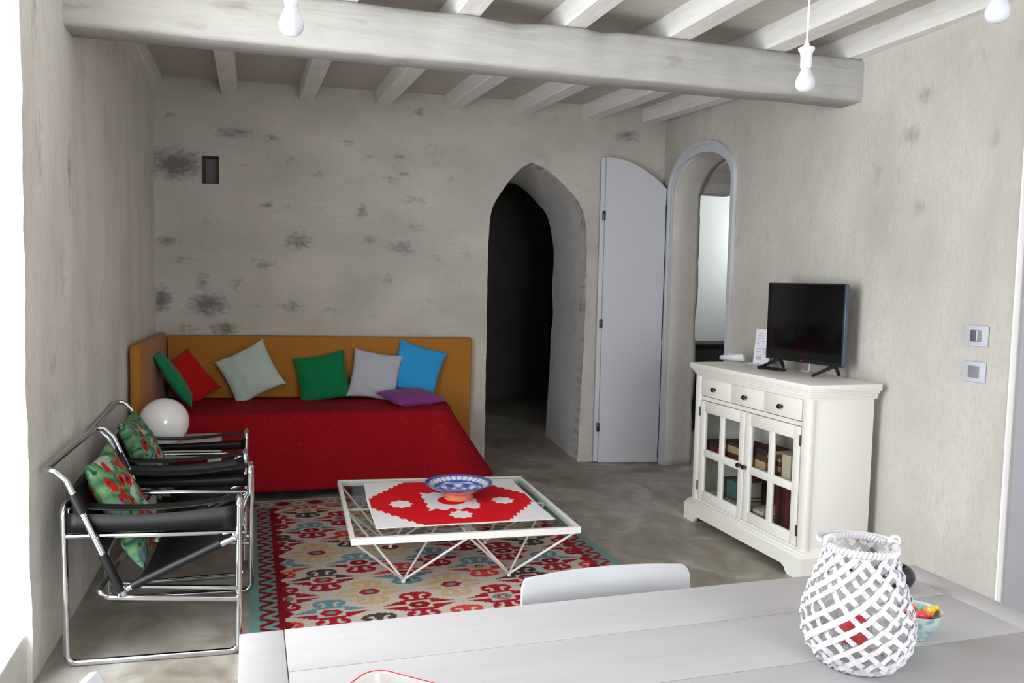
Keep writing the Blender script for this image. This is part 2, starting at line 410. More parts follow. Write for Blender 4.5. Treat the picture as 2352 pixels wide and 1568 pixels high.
def back_wall():
    zs = sorted(set([round(z, 3) for z in np.linspace(0, WZ, 92)]+[2.122, 2.325]+[round(z, 4) for _, z in ARL if z > 1.7]))
    zs = [z for i, z in enumerate(zs) if i == 0 or z-zs[i-1] > 1e-3]
    fix = sorted(set([round(v, 3) for v in np.linspace(-.5, 1.3, 57)]+[.327, .448]))
    mb = MB(); st = []
    ncl = len(fix)+34
    pts = []; S = []
    for z in zs:
        e = interp(ARL, z)+.006*noise.noise(Vector((0, 3, z*7)))*(1 if z < 2.3 else 0)
        row = list(fix)+[1.3+(e-1.3)*(k+1)/34 for k in range(34)]
        for s in row:
            pts.append(BW(s, z, rough((s, 0, z))*(0 if abs(s-row[-1]) < 1e-6 or (.30 < s < .475 and 2.09 < z < 2.36) else 1))); S.append(stain_at(BST, s, z))
    nu, nv = ncl-1, len(zs)-1
    f0 = len(mb.v)
    fs = []
    for j in range(nv):
        for i in range(nu):
            if i < len(fix)-1 and fix[i] >= .3269 and fix[i+1] <= .4481 and zs[j] >= 2.1219 and zs[j+1] <= 2.3251: continue
            fs.append((j*(nu+1)+i, j*(nu+1)+i+1, (j+1)*(nu+1)+i+1, (j+1)*(nu+1)+i))
    mb.add(pts, fs)
    # right of the arch
    pts = []; nr = 30
    for z in zs:
        e = interp(ARR, z)+.006*noise.noise(Vector((5, 3, z*7)))*(1 if z < 2.3 else 0)
        for k in range(nr+1):
            s = e+(3.90-e)*k/nr
            pts.append(BW(s, z, rough((s, 0, z))*(0 if k == 0 else 1))); S.append(stain_at(BST, s, z))
    mb.grid(pts, nr, nv)
    # putlog hole
    n0 = len(mb.v)
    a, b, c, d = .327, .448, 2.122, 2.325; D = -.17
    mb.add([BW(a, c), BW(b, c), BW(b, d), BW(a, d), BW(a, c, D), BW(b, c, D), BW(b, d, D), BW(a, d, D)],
           [(0, 1, 5, 4), (1, 2, 6, 5), (2, 3, 7, 6), (3, 0, 4, 7), (4, 5, 6, 7)]); S += [1.0]*8  # full value paints the hole dark, standing in for shade inside it
    o = mb.build('wall_back', MT['back'], smooth=50, attr={'stain_shade': S}, recalc=False)
    tag(o, kind='structure')

def passage():
    # the reveal of the pointed arch and the dark passage behind it
    ring = ARL[:-1]+[ARL[-1]]+list(reversed(ARR[:-1]))
    fine = []
    for (a, za), (b, zb) in zip(ring, ring[1:]):
        n = max(1, int(math.hypot(a-b, za-zb)/.022))
        for k in range(n): fine.append((a+(b-a)*k/n, za+(zb-za)*k/n))
    fine.append(ring[-1])
    offs = [0, -.03, -.08, -.15, -.25, -.4, -.6, -.85, -1.15]
    mb = MB(); pts = []
    for q, off in enumerate(offs):
        for (s, z) in fine:
            if q == 0:
                e = .006*noise.noise(Vector((0 if s < 2.797 else 5, 3, z*7)))*(1 if z < 2.3 else 0)
                pts.append(BW(s+e, z, 0)); continue
            c = 2.85; push = .012*noise.noise(Vector((s*3, off*5, z*4)))
            s2 = s+(s-c)*push*3+(.10*off if s > c and False else 0)
            pts.append(BW(s2, z+push*.5*(z > .1), off))
    mb.grid(pts, len(fine)-1, len(offs)-1)
    bricks = []; run = [0]
    for (a, za), (b, zb) in zip(fine, fine[1:]): run.append(run[-1]+math.hypot(a-b, za-zb))
    for q, off in enumerate(offs):
        for i in range(len(fine)):
            c = (run[i]/.085) % 1; k = int(run[i]/.085)
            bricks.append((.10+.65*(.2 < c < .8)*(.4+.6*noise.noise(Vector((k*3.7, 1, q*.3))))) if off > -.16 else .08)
    o = mb.build('wall_passage', MT['reveal'], smooth=50, attr={'stain_shade': bricks}, recalc=False); tag(o, kind='structure')
    # chamber at the end
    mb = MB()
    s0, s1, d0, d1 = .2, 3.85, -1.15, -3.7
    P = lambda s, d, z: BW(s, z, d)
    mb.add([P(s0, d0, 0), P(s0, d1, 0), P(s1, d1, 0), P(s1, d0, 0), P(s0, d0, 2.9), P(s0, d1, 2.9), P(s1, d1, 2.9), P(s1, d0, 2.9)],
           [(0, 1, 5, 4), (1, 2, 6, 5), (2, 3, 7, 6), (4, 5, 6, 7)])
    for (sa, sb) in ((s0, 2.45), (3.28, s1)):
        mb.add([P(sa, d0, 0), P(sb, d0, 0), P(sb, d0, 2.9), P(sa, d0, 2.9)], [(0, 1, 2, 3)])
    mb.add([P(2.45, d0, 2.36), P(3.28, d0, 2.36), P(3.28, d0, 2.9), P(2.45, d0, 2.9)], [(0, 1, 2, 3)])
    o = mb.build('wall_chamber', MT['shadeplaster'], smooth=0, recalc=False); tag(o, kind='structure')

# arched doorway in the right wall, y of both edges at height z
DZ0, DZ1, DYN, DYF, DYA = 2.20, 2.475, 4.99, 5.93, 5.46
def door_edges(z):
    if z <= DZ0: return DYN, DYF
    if z >= DZ1: return DYA, DYA
    t = math.sqrt(max(0, 1-((z-DZ0)/(DZ1-DZ0))**2))
    return DYA-(DYA-DYN)*t, DYA+(DYF-DYA)*t

def right_wall():
    zs = sorted(set([round(float(z), 3) for z in np.linspace(0, WZ, 70)]+[round(DZ0+(DZ1-DZ0)*math.sin(k/10*PI/2), 4) for k in range(11)]))
    zs = [z for i, z in enumerate(zs) if i == 0 or z-zs[i-1] > 1e-3 or abs(z-DZ1) < 1e-4]
    mb = MB(); S = []
    n1 = 80; pts = []
    for z in zs:
        e = door_edges(z)[0]
        for k in range(n1+1):
            y = 2.665+(e-2.665)*k/n1
            x = RWX(y)+rough((3, y, z), .005)*(0 if k in (0, n1) else 1)
            pts.append((x, y, z)); S.append(stain_at(RST, y, z))
    mb.grid(pts, n1, len(zs)-1); pts = []
    for z in zs:
        e = door_edges(z)[1]
        for k in range(13):
            y = e+(6.16-e)*k/12
            pts.append((RWX(y)+rough((3, y, z), .004)*(0 if k == 0 else 1), y, z)); S.append(stain_at(RST, y, z))
    mb.grid(pts, 12, len(zs)-1)
    o = mb.build('wall_right', MT['right'], smooth=50, attr={'stain_shade': S}, recalc=False); tag(o, kind='structure')
    # reveal of the doorway (through the thickness of the wall), jagged at its far end
    prof = [(DYN, 0), (DYN, 1.1), (DYN, DZ0)]+[(DYA-(DYA-DYN)*math.cos(a), DZ0+(DZ1-DZ0)*math.sin(a)) for a in np.linspace(.08, PI/2, 12)]
    prof += [(DYA+(DYF-DYA)*math.cos(a), DZ0+(DZ1-DZ0)*math.sin(a)) for a in np.linspace(PI/2, .08, 12)[1:]]+[(DYF, z) for z in np.linspace(DZ0, 0, 40)]
    mb = MB(); pts = []
    for q in range(6):
        for (y, z) in prof:
            j = (.02*noise.noise(Vector((1, z*3.1, 2)))+.008*noise.noise(Vector((1, z*13, 2)))) if q == 5 else 0
            w = .02 if q > 0 else 0
            yy = y+(-.02 if y > DYA+.2 else (.02 if y < DYA-.2 else 0))*(q > 0)
            xt = RWX(y)+[0, .02, .08, .14, .20, .235][q]+j
            zz = z-(.03 if z > DZ0+.02 and q > 0 else 0)-(.03*q/5 if z > DZ0+.02 else 0)
            pts.append((xt, yy, zz))
    mb.grid(pts, len(prof)-1, 5)
    o = mb.build('wall_doorway', MT['right'], smooth=50, recalc=False, solid=.012); tag(o, kind='structure')
    # the near part of the wall behind the grey door and towards the camera
    mb = MB()
    mb.box((RWX(2.5)+.055, 1.60, 0), (RWX(2.5)+.30, 2.72, WZ))
    mb.box((2.86, -2.4, 0), (3.2, 1.62, WZ))
    o = mb.build('wall_right_front', MT['right'], smooth=0); tag(o, kind='structure')
    mb = MB(); mb.prism([(RWX(2.665)-.004, 2.668), (RWX(2.665)-.004, 2.660), (RWX(2.665)+.05, 2.655), (RWX(2.665)+.05, 2.668)], 0, WZ, ax=2)
    o = mb.build('trim_1', MT['whitetrim'], smooth=0); tag(o, 'white plaster edge strip beside the grey door', kind='structure')

def left_wall():
    zs = [round(float(z), 3) for z in np.linspace(0, WZ, 72)]
    mb = MB(); S = []; pts = []; n = 80
    Y0 = 3.19
    for z in zs:
        e = Y0+.012*noise.noise(Vector((9, 2, z*6)))+.006*noise.noise(Vector((4, 2, z*21)))
        for k in range(n+1):
            y = e+(6.75-e)*k/n
            pts.append((LWX(y)+rough((9, y, z), .007), y, z)); S.append(stain_at(LST, y, z))
    mb.grid(pts, n, len(zs)-1)
    o = mb.build('wall_left', MT['left'], smooth=50, attr={'stain_shade': S}, recalc=False); tag(o, kind='structure')
    # limewashed jamb, sill and the rest of the wall round the opening
    mb = MB(); pts = []
    for z in zs:
        e = Y0+.012*noise.noise(Vector((9, 2, z*6)))+.006*noise.noise(Vector((4, 2, z*21)))
        for k in range(9):
            x = LWX(e)-.38*k/8
            pts.append((x+(rough((9, e, z), .007) if k == 0 else 0), e+.06*k/8+rough((x, 2, z), .008)*(k > 0), z))
    mb.grid(pts, 8, len(zs)-1)
    o = mb.build('wall_jamb', MT['whiteplaster'], smooth=50, recalc=False); tag(o, kind='structure')
    mb = MB()
    mb.box((-1.14, 1.45, -.02), (LWX(2.4), 3.24, .185), .012)
    o = mb.build('trim_2', MT['whiteplaster']); tag(o, 'limewashed sill step of the bright opening', kind='structure')
    mb = MB()
    mb.box((-1.14, 1.4, 2.72), (LWX(2.4), 3.30, WZ))
    mb.box((-1.14, -2.4, 0), (LWX(.5), 1.55, WZ))
    o = mb.build('wall_left_front', MT['left'], smooth=0); tag(o, kind='structure')
    # frame of the opening at its outer face
    w = empty('window_1', (-1.08, 2.385, .185), None, None); w['kind'] = 'structure'
    fb = MB()
    for y in (-.83, .77): fb.box((-.03, y, 0), (.03, y+.07, 2.53), .004)
    fb.box((-.03, -.83, 2.46), (.03, .84, 2.53), .004); fb.box((-.03, -.83, 0), (.03, .84, .06), .004)
    fb.build('window_frame', MT['whitelac'], w)

def shell():
    mb = MB(); mb.box((-1.4, -2.5, -.12), (6.2, 10.6, 0)); tag(mb.build('floor', MT['floor'], smooth=0), kind='structure')
    # ceiling boards: level over the front, rising a little to the back wall
    mb = MB(); prof = [(-2.5, 2.785), (3.85, 2.785), (6.8, 2.886), (6.8, 3.1), (-2.5, 3.1)]
    mb.prism([(y, z) for y, z in prof], -1.4, 3.45, ax=0)
    tag(mb.build('ceiling', MT['boards'], smooth=0), kind='structure')
    mb = MB()
    # front wall, far behind the camera, with an unseen window opening added for fill light
    a, b, c, d = .2, 2.2, .35, 2.5
    for p, q in (((-1.4, -2.5, 0), (a, -2.3, WZ)), ((b, -2.5, 0), (3.3, -2.3, WZ)), ((a, -2.5, 0), (b, -2.3, c)), ((a, -2.5, d), (b, -2.3, WZ))): mb.box(p, q)
    tag(mb.build('wall_front', MT['right'], smooth=0), kind='structure')
    # room beyond the arched doorway
    mb = MB()
    mb.box((3.2, 7.72, 0), (6.2, 7.9, 2.9))
    mb.box((3.42, 3.2, 2.75), (6.2, 8.0, 2.95))
    mb.box((3.42, 3.2, 0), (6.2, 3.4, 2.9))
    for p, q in (((5.5, 3.2, 0), (5.7, 6.2, 2.9)), ((5.5, 7.6, 0), (5.7, 8, 2.9)), ((5.5, 6.2, 0), (5.7, 6.8, 2.9)), ((5.5, 6.8, 0), (5.7, 7.6, 1.65)), ((5.5, 6.8, 2.35), (5.7, 7.6, 2.9))): mb.box(p, q)
    tag(mb.build('wall_side_room', MT['plainwhite'], smooth=0), kind='structure')
    mb = MB()   # wall parts closing the side room against the living room
    mb.box((3.24, 6.15, 0), (3.36, 7.8, 2.9)); mb.box((3.42, 3.3, 0), (3.5, 4.95, 2.9)); mb.box((3.16, 3.0, 2.9), (3.6, 8, 3.05))
    # low vault over the far side of the doorway
    pts = []
    for k in range(9):
        a = PI*k/8
        pts.append((5.46-.47*math.cos(a), 2.20+.20*math.sin(a)))
    mb.prism([(4.8, 2.75), (4.8, 2.20)]+pts[0:1]+pts[1:]+[(6.12, 2.20), (6.12, 2.75)], 3.46, 3.78, ax=0)
    tag(mb.build('wall_doorway_vault', MT['right'], smooth=0, recalc=True), kind='structure')

back_wall(); passage(); right_wall(); left_wall(); shell()

# ------------------------------------------------------------------ ceiling timbers
def beam():
    mb = MB(); n = 120; ring = []
    x0, x1 = -.80, 3.16
    pts = []
    for i in range(n+1):
        x = x0+(x1-x0)*i/n; t = i/n
        yf = 3.80-.10*t+.018*noise.noise(Vector((x*1.3, 0, 1)))+.006*noise.noise(Vector((x*7, 0, 1)))
        zb = 2.445+.006*noise.noise(Vector((x*1.6, 5, 1)))+.003*noise.noise(Vector((x*9, 5, 1)))
        yb = yf+.20+.012*noise.noise(Vector((x*1.1, 9, 1)))
        zt = 2.672
        nf = .03*max(0, noise.noise(Vector((x*2.1, 2, 7)))-.05)      # waney notches on the upper front edge
        if abs(x-1.18) < .17: nf += .035*(1-abs(x-1.18)/.17)
        if abs(x-1.62) < .09: nf += .02*(1-abs(x-1.62)/.09)
        sec = [(yf+.035+nf, zt), (yf+.012+nf*.6, zt-.012-nf*.3), (yf+nf*.25, zt-.03-nf*.9), (yf, zt-.10-nf*.2), (yf-.003, zb+.07), (yf, zb+.018), (yf+.009, zb+.004), (yf+.024, zb), (yb-.02, zb), (yb, zb+.02), (yb, zt)]
        for k, (y, z) in enumerate(sec):
            j = .004*noise.noise(Vector((x*6, y*9, z*9)))
            pts.append((x, y+j*(k < 8), z+j*.3*(k in (5, 6, 7))))
    m = len(sec); vs = pts; fs = []
    for i in range(n):
        for k in range(m):
            kk = (k+1) % m
            fs.append((i*m+k, i*m+kk, (i+1)*m+kk, (i+1)*m+k))
    fs.append(tuple(range(m))); fs.append(tuple(n*m+k for k in range(m-1, -1, -1)))
    mb.add(vs, fs)
    o = mb.build('ceiling_beam', MT['beam'], smooth=55)
    tag(o, 'rough whitewashed main beam running across under the joists', 'beam', kind='structure')
beam()
JX = [(-.66, .12), (-.142, .112), (.405, .11), (.96, .115), (1.482, .115), (2.03, .125), (2.585, .13), (3.07, .12)]
JN = ['against the left wall', 'second from the left wall', 'third from the left wall', 'above the green cushion', 'over the middle of the big beam', 'left of the hanging bulb cord', 'second from the right wall', 'against the right wall']
for (x, w), ww in zip(JX, JN):
    mb = MB(); secs = []
    for (y, zb, zt) in ((-2.35, 2.668, 2.80), (0, 2.668, 2.80), (3.80, 2.670, 2.80), (5.2, 2.722, 2.845), (6.62, 2.776, 2.895)):
        bv = .006
        secs.append([(x-w/2, y, zt), (x-w/2, y, zb+bv), (x-w/2+bv, y, zb), (x+w/2-bv, y, zb), (x+w/2, y, zb+bv), (x+w/2, y, zt)])
    vs = [p for s in secs for p in s]; fs = []
    for i in range(len(secs)-1):
        for k in range(6):
            fs.append((i*6+k, i*6+(k+1) % 6, (i+1)*6+(k+1) % 6, (i+1)*6+k))
    fs.append(tuple(range(6))); fs.append(tuple((len(secs)-1)*6+k for k in range(5, -1, -1)))
    mb.add(vs, fs)
    o = mb.build('ceiling_joist', MT['joist'], smooth=30); tag(o, 'whitewashed ceiling joist '+ww, 'joist', 'whitewashed ceiling joists', 'structure')

# ------------------------------------------------------------------ arched door leaf, frame, grey door
def arched_door():
    # bifold leaf standing open against the back wall
    a = Vector((2.672, 6.100, 0)); b = Vector((3.178, 5.998, 0)); d = (b-a); W = d.length; ang = math.atan2(d.y, d.x)
    root = empty('door_1', (a.x, a.y, 0), 'tall white door leaf with curved top, folded open beside the pointed arch', None, rz=ang); root['kind'] = 'structure'
    def prof(w0, w1):
        q = [(w0, .008)]+[(w1, .008)]
        for k in range(17):
            u = w1+(w0-w1)*k/16
            q.append((u, 2.222+.235*max(0, 1-(max(u, 0)/W)**2.1)))
        return q
    mb = MB(); mb.prism(prof(.022, W), 0, .028, ax=1); mb.build('front_leaf', MT['door'], root, smooth=25)
    mb = MB(); mb.prism(prof(-.012, W-.03), .031, .056, ax=1); mb.build('rear_leaf', MT['door'], root, smooth=25)
    for z in (.26, 1.10, 1.96):
        mb = MB(); mb.box((.006, -.004, z), (.026, .032, z+.07), .002); mb.build('hinge', MT['black'], root)
    for z in (.05, 1.02, 1.98):
        mb = MB(); mb.box((W-.004, -.006, z), (W+.010, .02, z+.11), .002); mb.build('hinge', MT['black'], root)
def door_frame():
    mb = MB()
    def ring(yn, yf, zs, zt, x0, x1):
        q = [(yn, 0), (yn, zs)]+[((yn+yf)/2-(yf-yn)/2*math.cos(t), zs+(zt-zs)*math.sin(t)) for t in np.linspace(.06, PI-.06, 30)]+[(yf, zs), (yf, 0)]
        return q
    o_ = ring(4.955, 5.975, 2.20, 2.515, 0, 0); i_ = ring(5.022, 5.925, 2.195, 2.432, 0, 0); m_ = ring(4.980, 5.952, 2.198, 2.480, 0, 0)
    n = len(o_)
    R = [[(RWX(y)-.002, y, z) for y, z in o_], [(RWX(y)-.028, y, z) for y, z in o_], [(RWX(y)-.028, y, z) for y, z in m_], [(RWX(y)-.012, y, z) for y, z in m_], [(RWX(y)-.012, y, z) for y, z in i_], [(RWX(y)+.02, y, z) for y, z in i_], [(RWX(y)+.02, y, z) for y, z in m_]]
    vs = [p for r in R for p in r]; fs = []
    for j in range(len(R)):
        jj = (j+1) % len(R)
        for k in range(n-1): fs.append((j*n+k, j*n+k+1, jj*n+k+1, jj*n+k))
    mb.add(vs, fs)
    o = mb.build('trim_3', MT['doorframe'], smooth=35); tag(o, 'white arched frame round the doorway in the right wall', kind='structure')
def grey_door():
    root = empty('door_2', (RWX(2.2)+.03, 2.645, 0), 'plain grey door beyond the table at the right edge', None); root['kind'] = 'structure'
    mb = MB(); mb.box((.0, -.86, .01), (.038, -.01, 2.62), .003); mb.build('leaf', MT['greydoor'], root)
    mb = MB(); mb.lathe([(.024, 0), (.024, .006), (.010, .010), (.010, .042)], (0, -.185, 1.005), 16, axis=Matrix.Rotation(-PI/2, 3, 'Y'))
    mb.tube([(-.042, -.185, 1.005), (-.044, -.27, 1.005)], .009, 10); mb.build('handle', MT['chrome'], root)
arched_door(); door_frame(); grey_door()

# ------------------------------------------------------------------ wall switches
for z, lab, two in ((1.259, 'square grey switch plate with a light rocker, upper one on the right wall', True), (1.100, 'square grey switch plate, lower one on the right wall', False)):
    y = 2.845 if two else 2.847; r = empty('switch_plate', (RWX(y)-.004, y, z), lab, 'switch', 'wall switch plates')
    mb = MB(); mb.box((-.008, -.058, -.045), (.0, .058, .045), .002); mb.build('plate', MT['platef'], r)
    mb = MB(); mb.box((-.012, -.028, -.026), (-.006, .028, .026), .001); mb.build('module', MT['platein'], r)
    if two:
        mb = MB(); mb.box((-.015, .0, -.024), (-.011, .026, .024), .001); mb.build('rocker', MT['platedk'], r)
        mb = MB(); mb.box((-.015, -.010, -.024), (-.011, -.004, .024), .001); mb.build('light_strip', MT['platef'], r)

# ------------------------------------------------------------------ pendant bulbs
def pendant(x, y, zb, label, size=1.0):
    r = empty('pendant_bulb', (x, y, zb), label, 'lamp', 'bare bulbs hanging on cords')
    s = size
    mb = MB(); prof = [(0, 0), (.012, .001), (.022, .006), (.029, .016), (.031, .028), (.028, .042), (.021, .056), (.0155, .068), (.014, .078)]
    mb.lathe([(a*s, b*s) for a, b in prof], n=24); mb.build('bulb', MT['bulb'], r)
    mb = MB(); prof = [(.0145, .074), (.0175, .078), (.0175, .108), (.020, .124), (.026, .132), (.026, .137), (.012, .142), (.006, .156), (.004, .166)]
    mb.lathe([(a*s, b*s) for a, b in prof], n=24); mb.build('socket', MT['socket'], r)
    top = 2.790-zb
    mb = MB(); mb.tube([(0, 0, .16*s), (.003, 0, .16*s+(top-.16*s)*.3), (.001, 0, .16*s+(top-.16*s)*.7), (0, 0, top)], .0035, 6); mb.build('cord', MT['socket'], r)
    return r
pendant(.100, 2.20, 2.056, 'bare bulb hanging in front of the big beam near its left end')
pendant(1.700, 2.30, 2.080, 'bare bulb on a long cord before the beam end by the right wall')
pendant(1.880, 1.75, 2.160, 'bare bulb cut by the top right corner, nearest the camera')

# ------------------------------------------------------------------ rug
def px_rug():
    X0, X1, Y0, Y1 = 0.0, 1.83, 2.55, 5.47
    nu, nv = 262, 420
    u = np.linspace(X0, X1, nu+1); v = np.linspace(Y0, Y1, nv+1)
    U, V = np.meshgrid(u, v)
    C = np.zeros(U.shape+(3,))
    cream = np.array(lin((190, 180, 168))); red = np.array(lin((152, 30, 42))); dred = np.array(lin((124, 18, 30)))
    teal = np.array(lin((108, 146, 140))); blue = np.array(lin((96, 138, 150))); beige = np.array(lin((186, 164, 126))); dark = np.array(lin((72, 60, 56)))
    orange = np.array(lin((196, 62, 52))); grey = np.array(lin((120, 122, 122)))
    C[:] = cream
    pal = [(blue, red, red), (beige, beige, red), (orange, blue, dark), (red, red, dark), (dark, red, red), (blue, orange, beige), (red, red, grey), (orange, dark, beige), (blue, red, dark), (beige, beige, red), (dark, red, red)]
    DX, DY = .387, .205
    def paint(mask, c): C[mask] = c
    for row in range(-6, 11):
        cy = 3.55+DY*row
        for k in range(-1, 6):
            cx = .335+DX*k-(DX/2 if row % 2 else 0)
            if cx < -.1 or cx > 1.95: continue
            top, bot, mid = pal[(row*5+k*3+(row*row) % 4) % len(pal)]
            a = (U-cx)/.188; b = (V-cy)/.192
            aa = np.abs(a); ab = np.abs(b)
            ink = np.zeros(U.shape, bool)
            saw = np.abs(((aa*9) % 1)-.5)*.10
            ink |= (aa > .30) & (aa < .97) & (ab > .055) & (ab < np.maximum(0, (.97-aa)*.52+.03-saw))        # serrated wings
            ink |= (aa < .40) & (ab > .24) & (ab < .36) & (aa*.6+ab < .50)                                # collar round the hexagon
            ink |= (aa < .085) & (ab > .24) & (ab < .74)                                                  # stem
            for sx in (-1, 1):                                                                            # ram's horns
                r = np.hypot(a-sx*.185, (ab-.545)*1.05)
                ink |= (r > .085) & (r < .215) & ((ab > .53) | (a*sx > .185))
                ink |= (np.hypot(a-sx*.235, (ab-.475)*1.05) < .075)
            ink |= (aa < .20) & (ab > .66) & (ab < .80-aa*.30)
            paint(ink & (b >= 0), top); paint(ink & (b < 0), bot)
            hexa = np.maximum(ab*1.0, (aa*.66+ab*.5))
            paint(hexa < .225, cream); paint(hexa < .185, mid if mid is not dark else dred); paint(hexa < .085, grey if mid is red else (dark if mid is beige else red))
            paint((np.maximum(aa*.6, ab) < .035), cream if mid is not red else teal)
    # side borders
    for sgn, e in ((1, X0), (-1, X1)):
        d = (U-e)*sgn
        sc = np.abs((((V+.02)/.12) % 1)-.5)*2
        paint(d < .145+.035*(sc > .35)*sc, dred if sgn > 0 else red)
        ph = (np.abs(((V/.105) % 1)-.5)*2*.9+(d-.035)/.075*.9) % 1
        paint((d < .112) & (ph < .50), teal)
        paint(d < .040, teal)
    # end border (far side) and near side
    for e, sg in ((Y1, -1), (Y0, 1)):
        d = (V-e)*sg
        zz = np.abs(((U/.16) % 1)-.5)*2
        end = d < .17
        paint(end, np.array(lin((150, 138, 132))))
        paint(end & (np.hypot(((U/.2) % 1-.5)*.2, d-.085) < .055), grey)
        paint(end & (np.hypot((((U+.1)/.2) % 1-.5)*.2, d-.085) < .045), dred)
        paint(end & (np.abs(np.hypot(((U/.2) % 1-.5)*.2, d-.085)-.035) < .009), cream)
        paint((d < .018), cream)
    Z = .006+.0016*np.vectorize(lambda p, q: noise.noise(Vector((p*2.2, q*2.2, 0))))(U[::1, ::1], V)
    pts = np.stack([U, V, Z], -1).reshape(-1, 3)
    mb = MB(); mb.grid([tuple(p) for p in pts], nu, nv)
    cols = C.reshape(-1, 3)
    # thin skirt down to the floor
    o = mb.build('kilim_rug', MT['rug'], attr={'col': cols}, smooth=0, recalc=False)
    md = o.modifiers.new('thickness', 'SOLIDIFY'); md.thickness = .005; md.offset = -1
    tag(o, 'flatwoven kilim rug with hooked red, blue and beige medallions on cream', 'rug')
    # white fringe on the far edge
    mb = MB()
    for i in range(150):
        x = X0+.01+(X1-X0-.02)*i/149; dx = random.uniform(-.006, .006); L_ = random.uniform(.012, .024)
        mb.tube([(x, Y1-.004, .007), (x+dx*.5, Y1+L_*.5, .0062), (x+dx, Y1+L_, .0035)], .0022, 4)
    f = mb.build('fringe', MT['mattress'], o, smooth=0); f['kind'] = 'stuff'
px_rug()

# ------------------------------------------------------------------ coffee table
TC = Vector((.969, 4.075, 0)); TA = Vector((.430, 3.585, .31)); TB = Vector((1.465, 3.515, .31)); TCc = Vector((1.505, 4.53, .31)); TD = Vector((.478, 4.655, .31))
def TQ(u, v, z=.31):
    p = TA*(1-u)*(1-v)+TB*u*(1-v)+TCc*u*v+TD*(1-u)*v; return Vector((p.x, p.y, z))
def coffee_table():
    c = TQ(.5, .5, 0)
    root = empty('coffee_table', c, 'low square coffee table with glass top on white wire pyramids', 'table')
    L = lambda u, v, z: TQ(u, v, z)-c
    def bar(mb, a, b, w, h):
        a = Vector(a); b = Vector(b); t = (b-a).normalized(); n = Vector((-t.y, t.x, 0)).normalized()*w/2; up = Vector((0, 0, h/2))
        mb.add([a+n+up, a-n+up, a-n-up, a+n-up, b+n+up, b-n+up, b-n-up, b+n-up], [(0, 1, 2, 3), (7, 6, 5, 4), (0, 4, 5, 1), (1, 5, 6, 2), (2, 6, 7, 3), (3, 7, 4, 0)])
    mb = MB(); cs = [(0, 0), (1, 0), (1, 1), (0, 1)]
    for i in range(4):
        a, b = cs[i], cs[(i+1) % 4]; A, B = L(*a, .303), L(*b, .303); t = (B-A).normalized()*.009
        bar(mb, A-t*(1 if i % 2 == 0 else -1), B+t*(1 if i % 2 == 0 else -1), .018, .030)
    mb.build('top_frame', MT['whitemetal'], root, smooth=0)
    mb = MB(); bar(mb, L(.5, .01, .296), L(.5, .99, .296), .010, .010); bar(mb, L(.01, .5, .296), L(.99, .5, .296), .010, .010)
    mb.build('cross_bar', MT['whitemetal'], root, smooth=0)
    mb = MB(); q = [L(*k, .314) for k in ((.008, .008), (.992, .008), (.992, .992), (.008, .992))]
    up = Vector((0, 0, .003)); mb.add([p-up for p in q]+[p+up for p in q], [(3, 2, 1, 0), (4, 5, 6, 7)]+[(i, (i+1) % 4, (i+1) % 4+4, i+4) for i in range(4)])
    mb.build('glass_top', MT['tableglass'], root, smooth=0)
    for (fu, fv) in ((.25, .25), (.75, .25), (.25, .75), (.75, .75)):
        f = L(fu, fv, .020); mb = MB()
        for du in (-.25, .25):
            for dv in (-.25, .25):
                t = L(min(.992, max(.008, fu+du)), min(.992, max(.008, fv+dv)), .292)
                mb.tube([f, t], .0058, 8)
        mb.lathe([(.010, -.0125), (.011, -.006), (.008, .004)], f, 10)
        mb.build('leg', MT['whitemetal'], root, smooth=40)
coffee_table()
